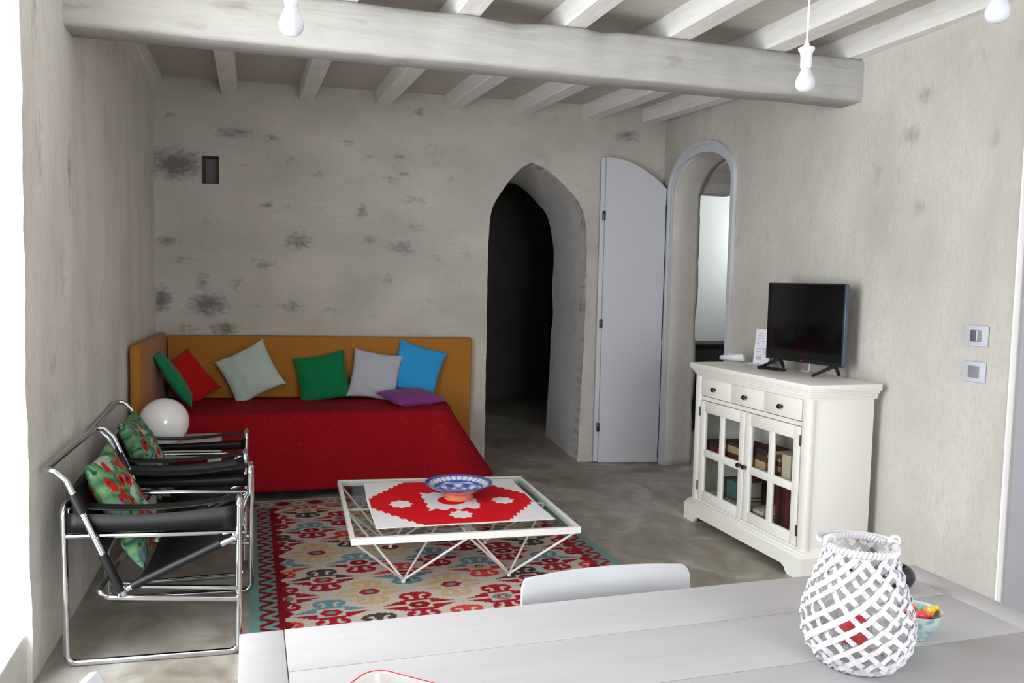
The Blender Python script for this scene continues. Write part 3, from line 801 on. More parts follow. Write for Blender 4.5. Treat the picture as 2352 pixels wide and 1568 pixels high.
def table_cloth():
    n = 170
    A, B, C_, D = (Vector(p) for p in ((.549, 3.69, 0), (1.400, 3.65, 0), (1.440, 4.47, 0), (.600, 4.56, 0)))
    u = np.linspace(0, 1, n+1); U, V = np.meshgrid(u, u)
    C = np.zeros(U.shape+(3,)); white = np.array(lin((226, 224, 224))); red = np.array(lin((208, 14, 30)))
    C[:] = white
    st = lambda x: np.floor(x*22)/22
    cu, cv = .27, .42
    inside = np.ones(U.shape, bool)
    for a, b in ((U, V), (1-U, V), (U, 1-V), (1-U, 1-V)):
        inside &= (a/cu+b/cv+.03*np.sign(np.sin(a*170))) > 1.0
    edge = .012*np.abs(np.sin(U*60))+.012*np.abs(np.sin(V*60))
    inside &= (U > .012+.0) & (U < .985) & (V > .02) & (V < .98)
    C[inside] = red
    def ros(cx, cy, rx, ry, petals=8, am=.12):
        a = np.arctan2((V-cy)/ry, (U-cx)/rx); r = np.hypot((U-cx)/rx, (V-cy)/ry)
        return r < 1+am*np.cos(petals*a)
    for (cx, cy) in ((.19, .46), (.81, .46), (.5, .19), (.5, .81)): C[ros(cx, cy, .062, .075)] = white
    sq = np.maximum(np.abs(U-.5)/.155, np.abs(V-.5)/.19)+.05*np.sin(U*70)+.05*np.sin(V*60)
    C[sq < 1] = white; C[(np.hypot((U-.5)/.085, (V-.5)/.10) < 1)] = red
    pts = []
    for j in range(n+1):
        for i in range(n+1):
            a, b = u[i], u[j]
            p = A*(1-a)*(1-b)+B*a*(1-b)+C_*a*b+D*(1-a)*b
            wob = .012*math.sin(b*PI*1.0)*(-(1-a)+a*.6)*-1+.006*noise.noise(Vector((a*3, b*3, 1)))
            p = p+Vector((wob+(.02*math.sin(b*PI)*(1-a)*-1), .006*noise.noise(Vector((a*4, b*4, 5))), .3195+.0008*noise.noise(Vector((a*8, b*8, 0)))))
            pts.append(p)
    mb = MB(); mb.grid(pts, n, n)
    o = mb.build('table_cloth', MT['cloth'], attr={'col': C.reshape(-1, 3)}, recalc=False, smooth=60)
    md = o.modifiers.new('thickness', 'SOLIDIFY'); md.thickness = .0016; md.offset = 0
    tag(o, 'red and white cloth with white rosettes laid on the glass coffee table', 'tablecloth')
table_cloth()
def fruit_bowl():
    r = empty('painted_bowl', (1.035, 4.115, .3205), 'wide blue and white painted bowl on the red cloth', 'bowl')
    n = 120
    out = [(.075, .032), (.100, .046), (.135, .062), (.168, .080), (.176, .0865), (.174, .090)]
    inn = [(.165, .0855), (.130, .068), (.095, .052), (.06, .042), (.03, .038), (.0, .037)]
    prof = []
    for P in (out, inn):
        for (a, b), (c, d) in zip(P, P[1:]):
            for k in range(6): prof.append((a+(c-a)*k/6, b+(d-b)*k/6, P is inn))
    prof.append((.0, .037, True))
    mb = MB(); mb.lathe([(p[0], p[1]) for p in prof], n=n)
    cob = np.array(lin((66, 80, 150))); mid = np.array(lin((138, 148, 200))); wh = np.array(lin((214, 216, 230)))
    cols = []
    for (rr, z, isin) in prof:
        for k in range(n):
            a = 2*PI*k/n
            if not isin:
                c = np.array(lin((190, 118, 88))) if rr < .13 else (cob if rr > .15 else mid)
            elif rr > .155: c = cob
            elif rr > .125: c = wh if math.sin(a*30) > -.1 or abs(rr-.14) < .004 else cob
            elif rr > .118: c = cob
            elif rr > .045:
                w = math.sin(a*6+rr*70)+math.cos(a*6-rr*95)
                c = wh if w > .7 else (mid if w > -.4 else cob)
            else:
                c = wh if abs(abs(rr*math.cos(a))+abs(rr*math.sin(a))-.03) < .006 else mid
            cols.append(c)
    mb.build('bowl', MT['ceramic'], r, attr={'col': np.array(cols)}, recalc=False)
    mb = MB(); mb.lathe([(.070, .001), (.074, .004), (.070, .018), (.073, .034), (.070, .036)], n=48)
    mb.build('foot', MT['terracotta'], r)
fruit_bowl()

# ------------------------------------------------------------------ daybed
def upright_panel(p0, p1, z0, z1, th, name, parent, mat, seam=True):
    """upholstered board from p0 to p1 (its centre line)"""
    p0 = Vector(p0); p1 = Vector(p1); d = p1-p0; L_ = d.length; ang = math.atan2(d.y, d.x)
    mb = MB(); mb.box((0, -th/2, z0), (L_, th/2, z1), .022)
    o = mb.build(name, mat, parent); o.location = p0-parent.location; o.location.z = 0; o.rotation_euler = (0, 0, ang)
    return o
def daybed():
    r = empty('daybed', BW(1.2, 0, .5), 'corner daybed with ochre upholstered back and end panels', 'bed')
    upright_panel(BW(.095, 0, .055), BW(2.335, 0, .055), .04, 1.015, .07, 'back_panel', r, MT['ochre'])
    upright_panel((-.640, 5.235, 0), (-.607, 6.47, 0), .04, 1.035, .062, 'side_panel', r, MT['ochre'])
    mb = MB(); mb.box((-.0045, -.004, .05), (.0045, .004, 1.0)); 
    o = mb.build('seam', MT['seam'], r); q = BW(.093, 0, .092)-r.location; o.location = (q.x, q.y, 0)
    a = math.atan2(bd.y, bd.x)
    mb = MB(); mb.box((-1.02, -.26, .30), (.76, .30, .49), .04); o = mb.build('mattress', MT['mattress'], r); o.rotation_euler = (0, 0, a)
    mb = MB(); mb.box((-1.02, -.24, .07), (.76, .30, .30), .01); o = mb.build('bed_base', MT['bedbase'], r); o.rotation_euler = (0, 0, a)
    for x in (-.95, .68):
        for y in (-.20, .24):
            mb = MB(); mb.tube([(x, y, .0), (x, y, .08)], .02, 12); o = mb.build('leg', MT['bedbase'], r); o.rotation_euler = (0, 0, a)
daybed()
def spread():
    ZT = .548
    ctrl = [Vector((-.585, 5.625, 0)), Vector((1.355, 5.575, 0)), Vector((1.41, 6.20, 0))]
    path = fil(ctrl, .10, False, 14)
    # resample
    seg = [0]
    for a, b in zip(path, path[1:]): seg.append(seg[-1]+(b-a).length)
    N = 190; P = []; T = []
    for k in range(N+1):
        s = seg[-1]*k/N
        for i in range(len(path)-1):
            if seg[i+1] >= s-1e-9:
                t = (s-seg[i])/max(1e-9, seg[i+1]-seg[i]); P.append(path[i].lerp(path[i+1], t)); T.append((path[i+1]-path[i]).normalized()); break
    Ts = []
    for k in range(N+1):
        t = Vector((0, 0, 0))
        for j in range(max(0, k-6), min(N, k+6)+1): t += T[j]
        Ts.append(t.normalized())
    mid = len(path)-15
    S1 = (ctrl[1]-ctrl[0]).length/seg[-1]
    rows = []
    for v in [0, .12, .24, .36, .48, .6, .72, .82, .90, .95]:
        row = []
        for k in range(N+1):
            t = k/N; tb = min(1, t/S1)
            back = BW(.11+(2.08-.11)*tb, 0, .10)
            if t > S1: back = back.lerp(ctrl[2], (t-S1)/(1-S1)*.9)
            p = back.lerp(P[k], v); z = ZT+.006*noise.noise(Vector((p.x*3, p.y*3, 1)))
            row.append(Vector((p.x, p.y, z)))
        rows.append(row)
    for w, dz in [(.0, .0), (.012, .010), (.022, .028)]+[(.022+.03*q, .028+(ZT-.075-.028)*q) for q in np.linspace(.06, 1, 22)]:
        row = []
        for k in range(N+1):
            n = Vector((Ts[k].y, -Ts[k].x, 0)); t = k/N
            q = max(0, (dz-.028)/(ZT-.103))
            corner = math.exp(-((t-S1)/.06)**2); side = 1/(1+math.exp(-(t-S1)*60))
            flare = q*(.10+.10*corner+.14*side)+.012*q*noise.noise(Vector((t*22, q*1.2, 2)))
            p = P[k]-Vector((0, 0, 0))+n*(w-.022+.0*q+flare*.9)
            row.append(Vector((p.x, p.y, ZT-dz+.004*noise.noise(Vector((p.x*3, p.y*3, 1)))-.012*q*math.sin(t*5)*q)))
        rows.append(row)
    # quilting: small diamond grooves, follow the arc length
    R = len(rows); dist = [[0]*(N+1)]
    for j in range(1, R): dist.append([dist[j-1][k]+(rows[j][k]-rows[j-1][k]).length for k in range(N+1)])
    pts = [p for r_ in rows for p in r_]
    mb = MB(); mb.grid(pts, N, R-1)
    # material with diamond quilting bump in object space
    m = MT['spread']; nt = m.node_tree; N_, L_ = nt.nodes, nt.links; b = N_['Principled BSDF']
    at = N_.new('ShaderNodeAttribute'); at.attribute_name = 'quv'; sp = N_.new('ShaderNodeSeparateXYZ'); L_.new(at.outputs['Vector'], sp.inputs[0])
    def wav(op):
        a = N_.new('ShaderNodeMath'); a.operation = op; L_.new(sp.outputs[0], a.inputs[0]); L_.new(sp.outputs[1], a.inputs[1])
        s = N_.new('ShaderNodeMath'); s.operation = 'MULTIPLY'; s.inputs[1].default_value = PI/.075; L_.new(a.outputs[0], s.inputs[0])
        c = N_.new('ShaderNodeMath'); c.operation = 'SINE'; L_.new(s.outputs[0], c.inputs[0])
        d = N_.new('ShaderNodeMath'); d.operation = 'ABSOLUTE'; L_.new(c.outputs[0], d.inputs[0])
        e = N_.new('ShaderNodeMath'); e.operation = 'POWER'; e.inputs[1].default_value = .4; L_.new(d.outputs[0], e.inputs[0]); return e
    p, q = wav('ADD'), wav('SUBTRACT'); mu = N_.new('ShaderNodeMath'); mu.operation = 'MULTIPLY'; L_.new(p.outputs[0], mu.inputs[0]); L_.new(q.outputs[0], mu.inputs[1])
    bp = N_.new('ShaderNodeBump'); bp.inputs['Strength'].default_value = .55; bp.inputs['Distance'].default_value = .012
    L_.new(mu.outputs[0], bp.inputs['Height']); L_.new(bp.outputs[0], b.inputs['Normal'])
    o = mb.build('bedspread', m, smooth=70, recalc=False)
    A = o.data.attributes.new('quv', 'FLOAT_VECTOR', 'POINT')
    arr = np.zeros((len(pts), 3), dtype=np.float32)
    for j in range(R):
        for k in range(N+1): arr[j*(N+1)+k] = (seg[-1]*k/N, dist[j][k], 0)
    A.data.foreach_set('vector', arr.ravel())
    md = o.modifiers.new('thickness', 'SOLIDIFY'); md.thickness = .008; md.offset = -1
    tag(o, 'dark red quilted bedspread draped over the daybed to the floor', 'bedspread')
spread()

def cushion(name, label, group, c, ex, ey, w, h, th, mat, N=30, paint=None, sag=.0, wr=.008, seed=0):
    c = Vector(c); ex = Vector(ex).normalized(); ey = (Vector(ey)-ex*Vector(ey).dot(ex)).normalized(); nz = ex.cross(ey)
    mb = MB(); cols = []
    for side in (1, -1):
        pts = []
        for j in range(N+1):
            for i in range(N+1):
                u = -1+2*i/N; v = -1+2*j/N
                u = math.sin(u*PI/2)*.35+u*.65; v = math.sin(v*PI/2)*.35+v*.65
                x = u*w/2*(1-.085*(1-v*v)*abs(u)); y = v*h/2*(1-.085*(1-u*u)*abs(v))
                f = max(0, (1-u*u)*(1-v*v))**.42
                e = wr*(noise.noise(Vector((u*2.6+seed, v*2.6, side*3)))*1.2+.6*noise.noise(Vector((u*1.2+v*6, seed, side))))*min(1, f*2)
                z = side*(th/2*f+e)-sag*(1-v)*.5*0
                # soft edge ripple
                z += .003*math.sin(u*9+seed)*(abs(v) > .9)+.003*math.sin(v*8+seed)*(abs(u) > .9)
                pts.append(c+ex*x+ey*y+nz*z)
                if paint: cols.append(paint(u, v, side))
        mb.grid(pts, N, N)
        if side == -1:   # flip the back
            k = N*N; mb.f[-k:] = [tuple(reversed(f)) for f in mb.f[-k:]]
    o = mb.build(name, mat, smooth=80, attr=({'col': np.array(cols)} if paint else None), recalc=True, weld=.0002, loc=c)
    return tag(o, label, 'cushion', group)

def fabric(name, rgb): return M(name, rgb, .85, var=.035, scale=20, bump=.12, bscale=400, spec=.15, sheen=.1)
GP = 'scatter cushions on the daybed'
Z = Vector((0, 0, 1))
def leaning(name, label, s, z, off, rot, w, h, rgb, tilt=20, th=.13, yaw=0, seed=0):
    """cushion leaning on the back panel: rot is its roll in its own plane, tilt its lean"""
    R = Matrix.Rotation(math.radians(yaw), 3, 'Z'); along = R @ bd; inn = R @ bin_
    t = math.radians(tilt)
    up = Z*math.cos(t)-inn*math.sin(t)
    a = math.radians(rot); ex = along*math.cos(a)+up*math.sin(a); ey = -along*math.sin(a)+up*math.cos(a)
    return cushion(name, label, GP, BW(s, z, off), ex, ey, w, h, th, fabric(name+'_'+label.split()[0]+'_cotton', rgb), seed=seed)
leaning('scatter_cushion', 'pale mint square cushion propped on one corner between the red and the green ones', .690, .750, .19, 28, .38, .38, (176, 192, 184), 16, seed=1)
leaning('scatter_cushion', 'green square cushion in the middle of the daybed back', 1.205, .715, .19, 11, .38, .365, (10, 112, 66), 18, seed=2)
leaning('scatter_cushion', 'pale grey cushion between the middle green one and the blue one', 1.590, .733, .215, -9, .37, .37, (172, 174, 184), 16, th=.11, seed=3)
leaning('scatter_cushion', 'bright blue cushion leaning at the right end of the daybed', 1.905, .775, .16, -17, .375, .38, (48, 148, 204), 14, th=.10, seed=4)
leaning('scatter_cushion', 'red cushion tilted in the corner of the daybed', .262, .700, .21, 34, .30, .37, (176, 16, 22), 20, yaw=24, seed=5)
# green one against the side panel
cushion('scatter_cushion', 'green cushion leaning on the ochre end panel behind the globe lamp', GP, (-.487, 5.93, .765), (.06, -1, -.04), (-.54, -.03, .84), .36, .42, .09, fabric('end_green_cotton', (10, 124, 76)), seed=6)
cushion('scatter_cushion', 'purple cushion lying flat on the red bedspread', GP, (1.120, 5.915, .602), (.93, .36, 0), (-.36, .93, .12), .40, .34, .10, fabric('purple_cotton', (124, 56, 128)), seed=7)

# ------------------------------------------------------------------ side table and globe lamp
def side_table():
    r = empty('side_table', (-.385, 5.10, 0), 'small white square side table holding the globe lamp', 'table')
    mb = MB(); mb.box((-.215, -.275, .43), (.22, .275, .48), .003); mb.build('tabletop', MT['whitelac'], r)
    for x in (-.213, .160):
        for y in (-.272, .215):
            mb = MB(); mb.box((x, y, 0), (x+.057, y+.057, .432), .002); mb.build('leg', MT['whitelac'], r)
side_table()
def globe():
    r = empty('globe_lamp', (-.467, 5.05, .480), 'white opal glass globe lamp on the white side table', 'lamp')
    mb = MB(); R = .135; prof = [(.05, .004)]+[(R*math.sin(a), R*.985-R*math.cos(a)) for a in np.linspace(.40, PI-.01, 30)]
    mb.lathe(prof, n=48); mb.build('globe_shade', MT['opal'], r, smooth=60)
    mb = MB(); mb.lathe([(.058, 0), (.060, .003), (.058, .016), (.050, .017)], n=32); mb.build('base', MT['whiteplastic'], r)
    mb = MB(); mb.tube([(-.055, .02, .004), (-.10, .05, .003), (-.13, .02, .003)], .003, 6); mb.build('cord', MT['whiteplastic'], r)
globe()

# ------------------------------------------------------------------ tubular steel armchairs
def armchair(loc, rz, label):
    r = empty('tubular_armchair', loc, label, 'armchair', 'black leather tubular armchairs', rz)
    D, W = .608, .635; RT = .0122
    for side, name in ((0, 'side_frame'), (1, 'side_frame')):
        y0 = 0 if side == 0 else W; s = 1 if side == 0 else -1
        mb = MB()
        mb.tube([(0, y0+s*.075, .500), (0, y0+s*.075, .602), (0, y0, .602), (.004, y0, RT), (D, y0, RT), (D+.002, y0, .608), (D, y0+s*.075, .608), (D, y0+s*.075, .485)], RT, 10, fillet=.034)
        mb.tube([(0, y0, .490), (D, y0, .476)], .0095, 8)
        mb.tube([(0, y0+s*.075, .505), (D, y0+s*.075, .490)], .0085, 8)
        mb.build(name, MT['chrome'], r)
        mb = MB(); n = 16
        # strap across the top and the hanging outer band
        for (ya, yb, za, zb) in ((.000, .075, .596, .600), ):
            pts = []
            for v in (0, .5, 1):
                for i in range(n+1):
                    t = i/n; sag = .022*math.sin(PI*t)
                    pts.append((.008+(D-.016)*t, y0+s*(ya+(yb-ya)*v), za+.006*t-sag-.006*math.sin(PI*v)))
            mb.grid(pts, n, 2)
        pts = []
        for v in (0, 1):
            for i in range(n+1):
                t = i/n; top = (.580 if side == 0 else .545)+.006*t-(.018 if side == 0 else .008)*math.sin(PI*t); bot = .506-.010*t
                pts.append((.010+(D-.020)*t, y0-s*.0115, top if v else bot))
        mb.grid(pts, n, 1)
        mb.build('armrest', MT['leather'], r, recalc=True, solid=.005)
    # back frame: top rail, shoulders, diagonal uprights
    ya, yb = -.033, W+.055
    sa, sb = -.024, W+.024
    A = lambda x, y, z: (x, y, z)
    mb = MB()
    mb.tube([(.205, ya, .268), (.020, ya, .705), (-.018, ya, .742), (-.052, ya+.004, .742), (-.052, yb-.004, .768), (-.018, yb, .766), (.020, yb, .725), (.205, yb, .268)], .0115, 10, fillet=.03)
    mb.build('back_frame', MT['chrome'], r)
    mb = MB()
    for y in (ya, yb):
        for t0, t1 in ((.04, .36), (.72, .88)):
            p = Vector((.205, y, .268)); q = Vector((.020, y, .705))
            mb.tube([p.lerp(q, t0), p.lerp(q, t1)], .0150, 10)
    pts = []
    for v in range(7):
        for i in range(13):
            t = v/6; u = i/12; p = Vector((.146, 0, .408)).lerp(Vector((.036, 0, .666)), t)
            pts.append((p.x-.030*math.sin(PI*u)*.8-.004, ya+(yb-ya)*u, p.z+.012*u))
    mb.grid(pts, 12, 6)
    mb.build('backrest', MT['leather'], r, solid=.005)
    # seat: side rails rising to the front
    mb = MB()
    for y in (sa, sb): mb.tube([(.215, y, .290), (D-.012, y, .462)], .0110, 10)
    mb.tube([(D-.014, sa, .462), (D-.014, sb, .462)], .0110, 10)
    mb.tube([(D, sa, .225), (.150, sa, .262), (.120, sa, .285), (.120, sb, .285), (.150, sb, .262), (D, sb, .225)], .0105, 10, fillet=.03)
    mb.tube([(D, sa+.02, .262), (.20, sa+.02, .290)], .0100, 8); mb.tube([(D, sb-.02, .262), (.20, sb-.02, .290)], .0100, 8)
    for y in (sa, sb):
        mb.tube([(.20, y, .262), (.205, y, .305)], .016, 10)
    for y in (ya, yb): mb.tube([(.205, y, .272), (.205, sa if y < .3 else sb, .272)], .0115, 8)
    mb.build('seat_frame', MT['chrome'], r)
    mb = MB()
    for y in (sa, sb): mb.tube([(.235, y, .300), (.545, y, .4425)], .0140, 10)
    pts = []
    for v in range(7):
        for i in range(13):
            t = v/6; u = i/12; p = Vector((.225, 0, .294)).lerp(Vector((.580, 0, .452)), t)
            pts.append((p.x, sa+(sb-sa)*u, p.z-.035*math.sin(PI*u)-.002))
    mb.grid(pts, 12, 6)
    mb.build('seat', MT['leather'], r, solid=.005)
    return r
armchair((-.648, 3.305, 0), math.radians(-4.2), 'black leather and chrome tube armchair nearest the bright opening, poppy cushion on it')
armchair((-.632, 4.115, 0), math.radians(-.5), 'black leather and chrome tube armchair beside the globe lamp table')

def poppies(seed):
    rnd = random.Random(seed)
    fl = [(rnd.uniform(-.85, .85), rnd.uniform(-.85, .85), rnd.uniform(.07, .15)) for _ in range(26)]
    wh = [(rnd.uniform(-.95, .95), rnd.uniform(-.95, .95), rnd.uniform(.10, .26), rnd.uniform(.6, 1)) for _ in range(12)]
    bl = [(rnd.uniform(-.9, .9), rnd.uniform(-.9, .9), rnd.uniform(.08, .16)) for _ in range(9)]
    g1, g2, g3 = np.array(lin((44, 96, 66))), np.array(lin((116, 156, 108))), np.array(lin((36, 82, 70)))
    red, dr, w, b = np.array(lin((176, 30, 24))), np.array(lin((84, 12, 18))), np.array(lin((184, 198, 186))), np.array(lin((88, 112, 140)))
    def f(u, v, side):
        n = noise.noise(Vector((u*2.4+v*.8+seed, v*7+u*2, side)))*.8+.5; n2 = noise.noise(Vector((u*9+seed, v*9, 2)))
        c = g1*(1-min(1, max(0, n)))+g2*min(1, max(0, n))
        if n2 < -.25: c = g3
        for (x, y, r, k) in wh:
            d = math.hypot(u-x, (v-y)*1.3)/r+.5*noise.noise(Vector((u*12, v*12, seed)))
            if d < 1: c = c*(1-k*.8)+w*k*.8
        for (x, y, r) in bl:
            if math.hypot((u-x)*1.2, v-y)/r+.6*noise.noise(Vector((u*10, v*10, seed+3))) < 1: c = c*.35+b*.65
        for (x, y, r) in fl:
            d = math.hypot(u-x, (v-y)*1.15)/r+.35*noise.noise(Vector((u*11, v*11, seed+7)))
            if d < 1: c = red if d > .38 or noise.noise(Vector((x*9, y*9, 1))) > .1 else dr
        return c
    return f
GF = 'poppy print cushions on the armchairs'
cushion('floral_cushion', 'green poppy print cushion on the armchair nearest the camera', GF, (-.486, 3.605, .522), (.02, 1, .0), (-.44, 0, .90), .44, .46, .12, MT['floral'], N=90, paint=poppies(3), seed=11)
cushion('floral_cushion', 'green poppy print cushion on the armchair beside the globe lamp', GF, (-.492, 4.42, .560), (.02, 1, .0), (-.44, 0, .90), .40, .42, .12, MT['floral'], N=90, paint=poppies(8), seed=12)

# ------------------------------------------------------------------ sideboard
SX, SY = 2.645, 3.96          # front face x, middle y
def sideboard():
    r = empty('sideboard', (SX, SY, 0), 'white glazed sideboard with three drawers and two glass doors', 'cabinet')
    H = .545                   # half length
    D = .385
    mb = MB()
    # carcass: side panels, back, bottom, top, shelf, front stiles and rails
    mb.box((0, -H, .10), (D, -H+.024, .905), .006); mb.box((0, H-.024, .10), (D, H, .905), .006)
    mb.box((D-.014, -H+.01, .10), (D, H-.01, .905)); mb.box((.01, -H+.01, .118), (D-.005, H-.01, .138)); mb.box((.01, -H+.01, .765), (D-.005, H-.01, .779))
    mb.box((.03, -H+.02, .435), (D-.01, H-.02, .453))
    mb.box((-.008, -H-.006, .10), (.03, -H+.056, .905), .010); mb.box((-.008, H-.056, .10), (.03, H+.006, .905), .010)      # corner posts
    mb.box((-.002, -H+.05, .895), (.022, H-.05, .905)); mb.box((-.002, -H+.05, .760), (.022, H-.05, .782)); mb.box((-.002, -H+.05, .10), (.022, H-.05, .142))
    for y in (-.163, .163): mb.box((-.001, y-.004, .776), (.022, y+.004, .90))
    mb.build('body', MT['cream'], r)
    mb = MB()
    # stepped cornice and top board
    for (x, y, z0, z1, b) in ((.006, .004, .900, .915, .002), (.014, .012, .913, .930, .004), (.022, .020, .928, .944, .003), (.034, .032, .942, .952, .003), (.040, .038, .950, .980, .006)):
        mb.box((-x, -H-y, z0), (D+.012, H+y, z1), b)
    mb.build('top', MT['cream'], r)
    # plinth with bracket feet
    mb = MB(); h = H+.035
    def foot_profile(half):
        q = [(-half, 0), (-half, .105), (half, .105), (half, 0), (half-.105, 0)]
        q += [(half-.125, .012), (half-.135, .030), (half-.165, .042), (-half+.165, .042), (-half+.135, .030), (-half+.125, .012), (-half+.105, 0)]
        return q
    mb.prism([(y, z) for y, z in foot_profile(h)], -.042, -.020, ax=0)
    for s in (-1, 1):
        q = [(-.0195, 0), (-.0195, .105), (D+.005, .105), (D+.005, 0), (D-.08, 0), (D-.11, .04), (.09, .04), (.06, 0)]
        a, b = (s*h, s*(h-.022)); mb.prism(q, min(a, b), max(a, b), ax=1)
    mb.box((-.034, -h+.008, .103), (D+.004, h-.008, .122), .006); mb.box((-.022, -h+.018, .12), (D, h-.018, .134), .005)
    mb.build('plinth', MT['cream'], r, smooth=30)
    # drawers
    def knob(parent, x, y, z):
        mb = MB(); mb.lathe([(.007, 0), (.006, .010), (.012, .015), (.0145, .022), (.011, .029), (.0, .031)], (x, y, z), 16, axis=Matrix.Rotation(-PI/2, 3, 'Y')); mb.build('knob', MT['black'], parent)
    for k in (-1, 0, 1):
        y = k*.325
        mb = MB(); mb.box((-.006, y-.1575, .786), (.016, y+.1575, .894), .003)
        d = mb.build('drawer', MT['cream'], r); knob(d, -.006, y, .838)
    # doors
    for s in (-1, 1):
        y0, y1 = (.003, .482) if s > 0 else (-.482, -.003)
        z0, z1 = .146, .756
        mb = MB(); st = .052
        mb.box((-.008, y0, z0), (.014, y0+st, z1), .003); mb.box((-.008, y1-st, z0), (.014, y1, z1), .003)
        mb.box((-.008, y0+st-.002, z1-.068), (.014, y1-st+.002, z1), .003); mb.box((-.008, y0+st-.002, z0), (.014, y1-st+.002, z0+.06), .003)
        ym = (y0+y1)/2; zm = .440
        mb.box((-.006, ym-.021, z0+.05), (.012, ym+.021, z1-.06), .003); mb.box((-.0065, y0+st-.002, zm-.022), (.0125, y1-st+.002, zm+.022), .003)
        d = mb.build('door', MT['cream'], r)
        for (a, b) in ((y0+st, ym-.021), (ym+.021, y1-st)):
            for (c, e) in ((z0+.06, zm-.022), (zm+.022, z1-.068)):
                mb = MB(); mb.box((.002, a-.004, c-.004), (.005, b+.004, e+.004)); mb.build('pane', MT['paneglass'], d, smooth=0)
        knob(d, -.008, (.027 if s > 0 else -.027), .452)
        ye = y1+.005 if s > 0 else y0-.005
        for z in (.20, .66):
            mb = MB(); mb.tube([(-.009, ye, z), (-.009, ye, z+.055)], .0048, 8); mb.build('hinge', MT['black'], d)
sideboard()
# books behind the glass
BM = {}
def bookmat(rgb):
    if rgb not in BM: BM[rgb] = M('book_cover_%d' % len(BM), tuple(int(v*.88) for v in rgb), .6, var=.06, scale=20)
    return BM[rgb]
PAGES = M('book_pages', (214, 204, 180), .8, var=.05, scale=60)
GB = 'books in the glazed sideboard'
def book(y, z, ly, lz, rgb, label, x=.04, lx=.16, flat=True, group=GB):
    r = empty('book', (SX+x, SY+y, z), label, 'book', group)
    mb = MB(); t = .003
    if flat:   # spine towards the glass, pages to the back
        mb.box((0, -ly/2, 0), (lx, ly/2, t), .001); mb.box((0, -ly/2, lz-t), (lx, ly/2, lz), .001); mb.box((-.002, -ly/2, 0), (.004, ly/2, lz), .0015)
        mb.build('cover', bookmat(rgb), r); mb = MB(); mb.box((.003, -ly/2+.004, t), (lx-.005, ly/2-.004, lz-t)); mb.build('page_block', PAGES, r, smooth=0)
    else:
        mb.box((0, -ly/2, 0), (lx, -ly/2+t, lz), .001); mb.box((0, ly/2-t, 0), (lx, ly/2, lz), .001); mb.box((-.003, -ly/2, 0), (.004, ly/2, lz), .0015)
        mb.build('cover', bookmat(rgb), r); mb = MB(); mb.box((.003, -ly/2+t, .004), (lx-.005, ly/2-t, lz-.004)); mb.build('page_block', PAGES, r, smooth=0)
    return r
U, D_ = .4535, .1385
# upper shelf, far to near
def stack(y, z, items, where):
    for (ly, lz, rgb, nm) in items:
        book(y+random.uniform(-.008, .008), z, ly, lz, rgb, nm+' '+where); z += lz+.0006
stack(.400, U, [(.20, .030, (120, 30, 34), 'dark red book at the bottom of'), (.19, .024, (44, 34, 34), 'black book on top of')], 'the upper shelf pair behind the far left pane')
stack(.200, U, [(.17, .030, (96, 34, 34), 'maroon book lowest of'), (.13, .042, (196, 168, 124), 'tan book second in'), (.18, .022, (66, 50, 42), 'dark brown book on top of')], 'the upper shelf stack by the door knobs')
stack(-.058, U, [(.15, .045, (204, 176, 130), 'pale tan book under'), (.185, .035, (84, 62, 46), 'brown book in the middle of'), (.185, .030, (58, 44, 38), 'dark brown book topping')], 'the stack behind the upper pane right of the knobs')
stack(-.212, U, [(.12, .022, (62, 40, 36), 'dark brown book lowest in'), (.13, .026, (168, 118, 84), 'light brown book in'), (.12, .024, (84, 48, 40), 'red-brown book in'), (.12, .018, (190, 150, 110), 'tan book topping')], 'the stack left of the cream book')
book(-.322, U, .072, .125, (224, 214, 184), 'cream book standing upright on the upper shelf at the near end', lx=.12, flat=False)
# lower shelf
stack(.410, D_, [(.12, .028, (196, 196, 160), 'pale green book under'), (.10, .022, (214, 206, 180), 'small cream book on top of')], 'the short pile on the lower shelf far left')
stack(.200, D_, [(.16, .022, (190, 186, 160), 'cream book at the base of'), (.19, .022, (80, 82, 84), 'dark grey book in'), (.19, .024, (150, 146, 140), 'light grey book in'), (.19, .020, (92, 66, 60), 'brown book in'), (.17, .095, (66, 104, 106), 'thick teal book topping')], 'the lower shelf pile beside the door gap')
for k in range(5):
    book(.235-.041*k, D_, .038, .26, (92, 22, 26), 'dark red volume of the upright row behind the lower panes', x=.215, lx=.15, flat=False, group='dark red upright volumes')
stack(-.065, D_, [(.15, .018, (94, 92, 92), 'dark grey book under'), (.16, .022, (206, 200, 194), 'pale grey book in'), (.16, .018, (120, 70, 64), 'rust book in'), (.15, .020, (214, 208, 202), 'white book on top of')], 'the flat pile in front of the dark red volumes')
for k in range(5):
    book(-.178-.041*k, D_, .038, .25, (104, 26, 28), 'dark red volume in the upright row at the lower shelf near end', x=.10, lx=.17, flat=False, group='dark red upright volumes, near end')

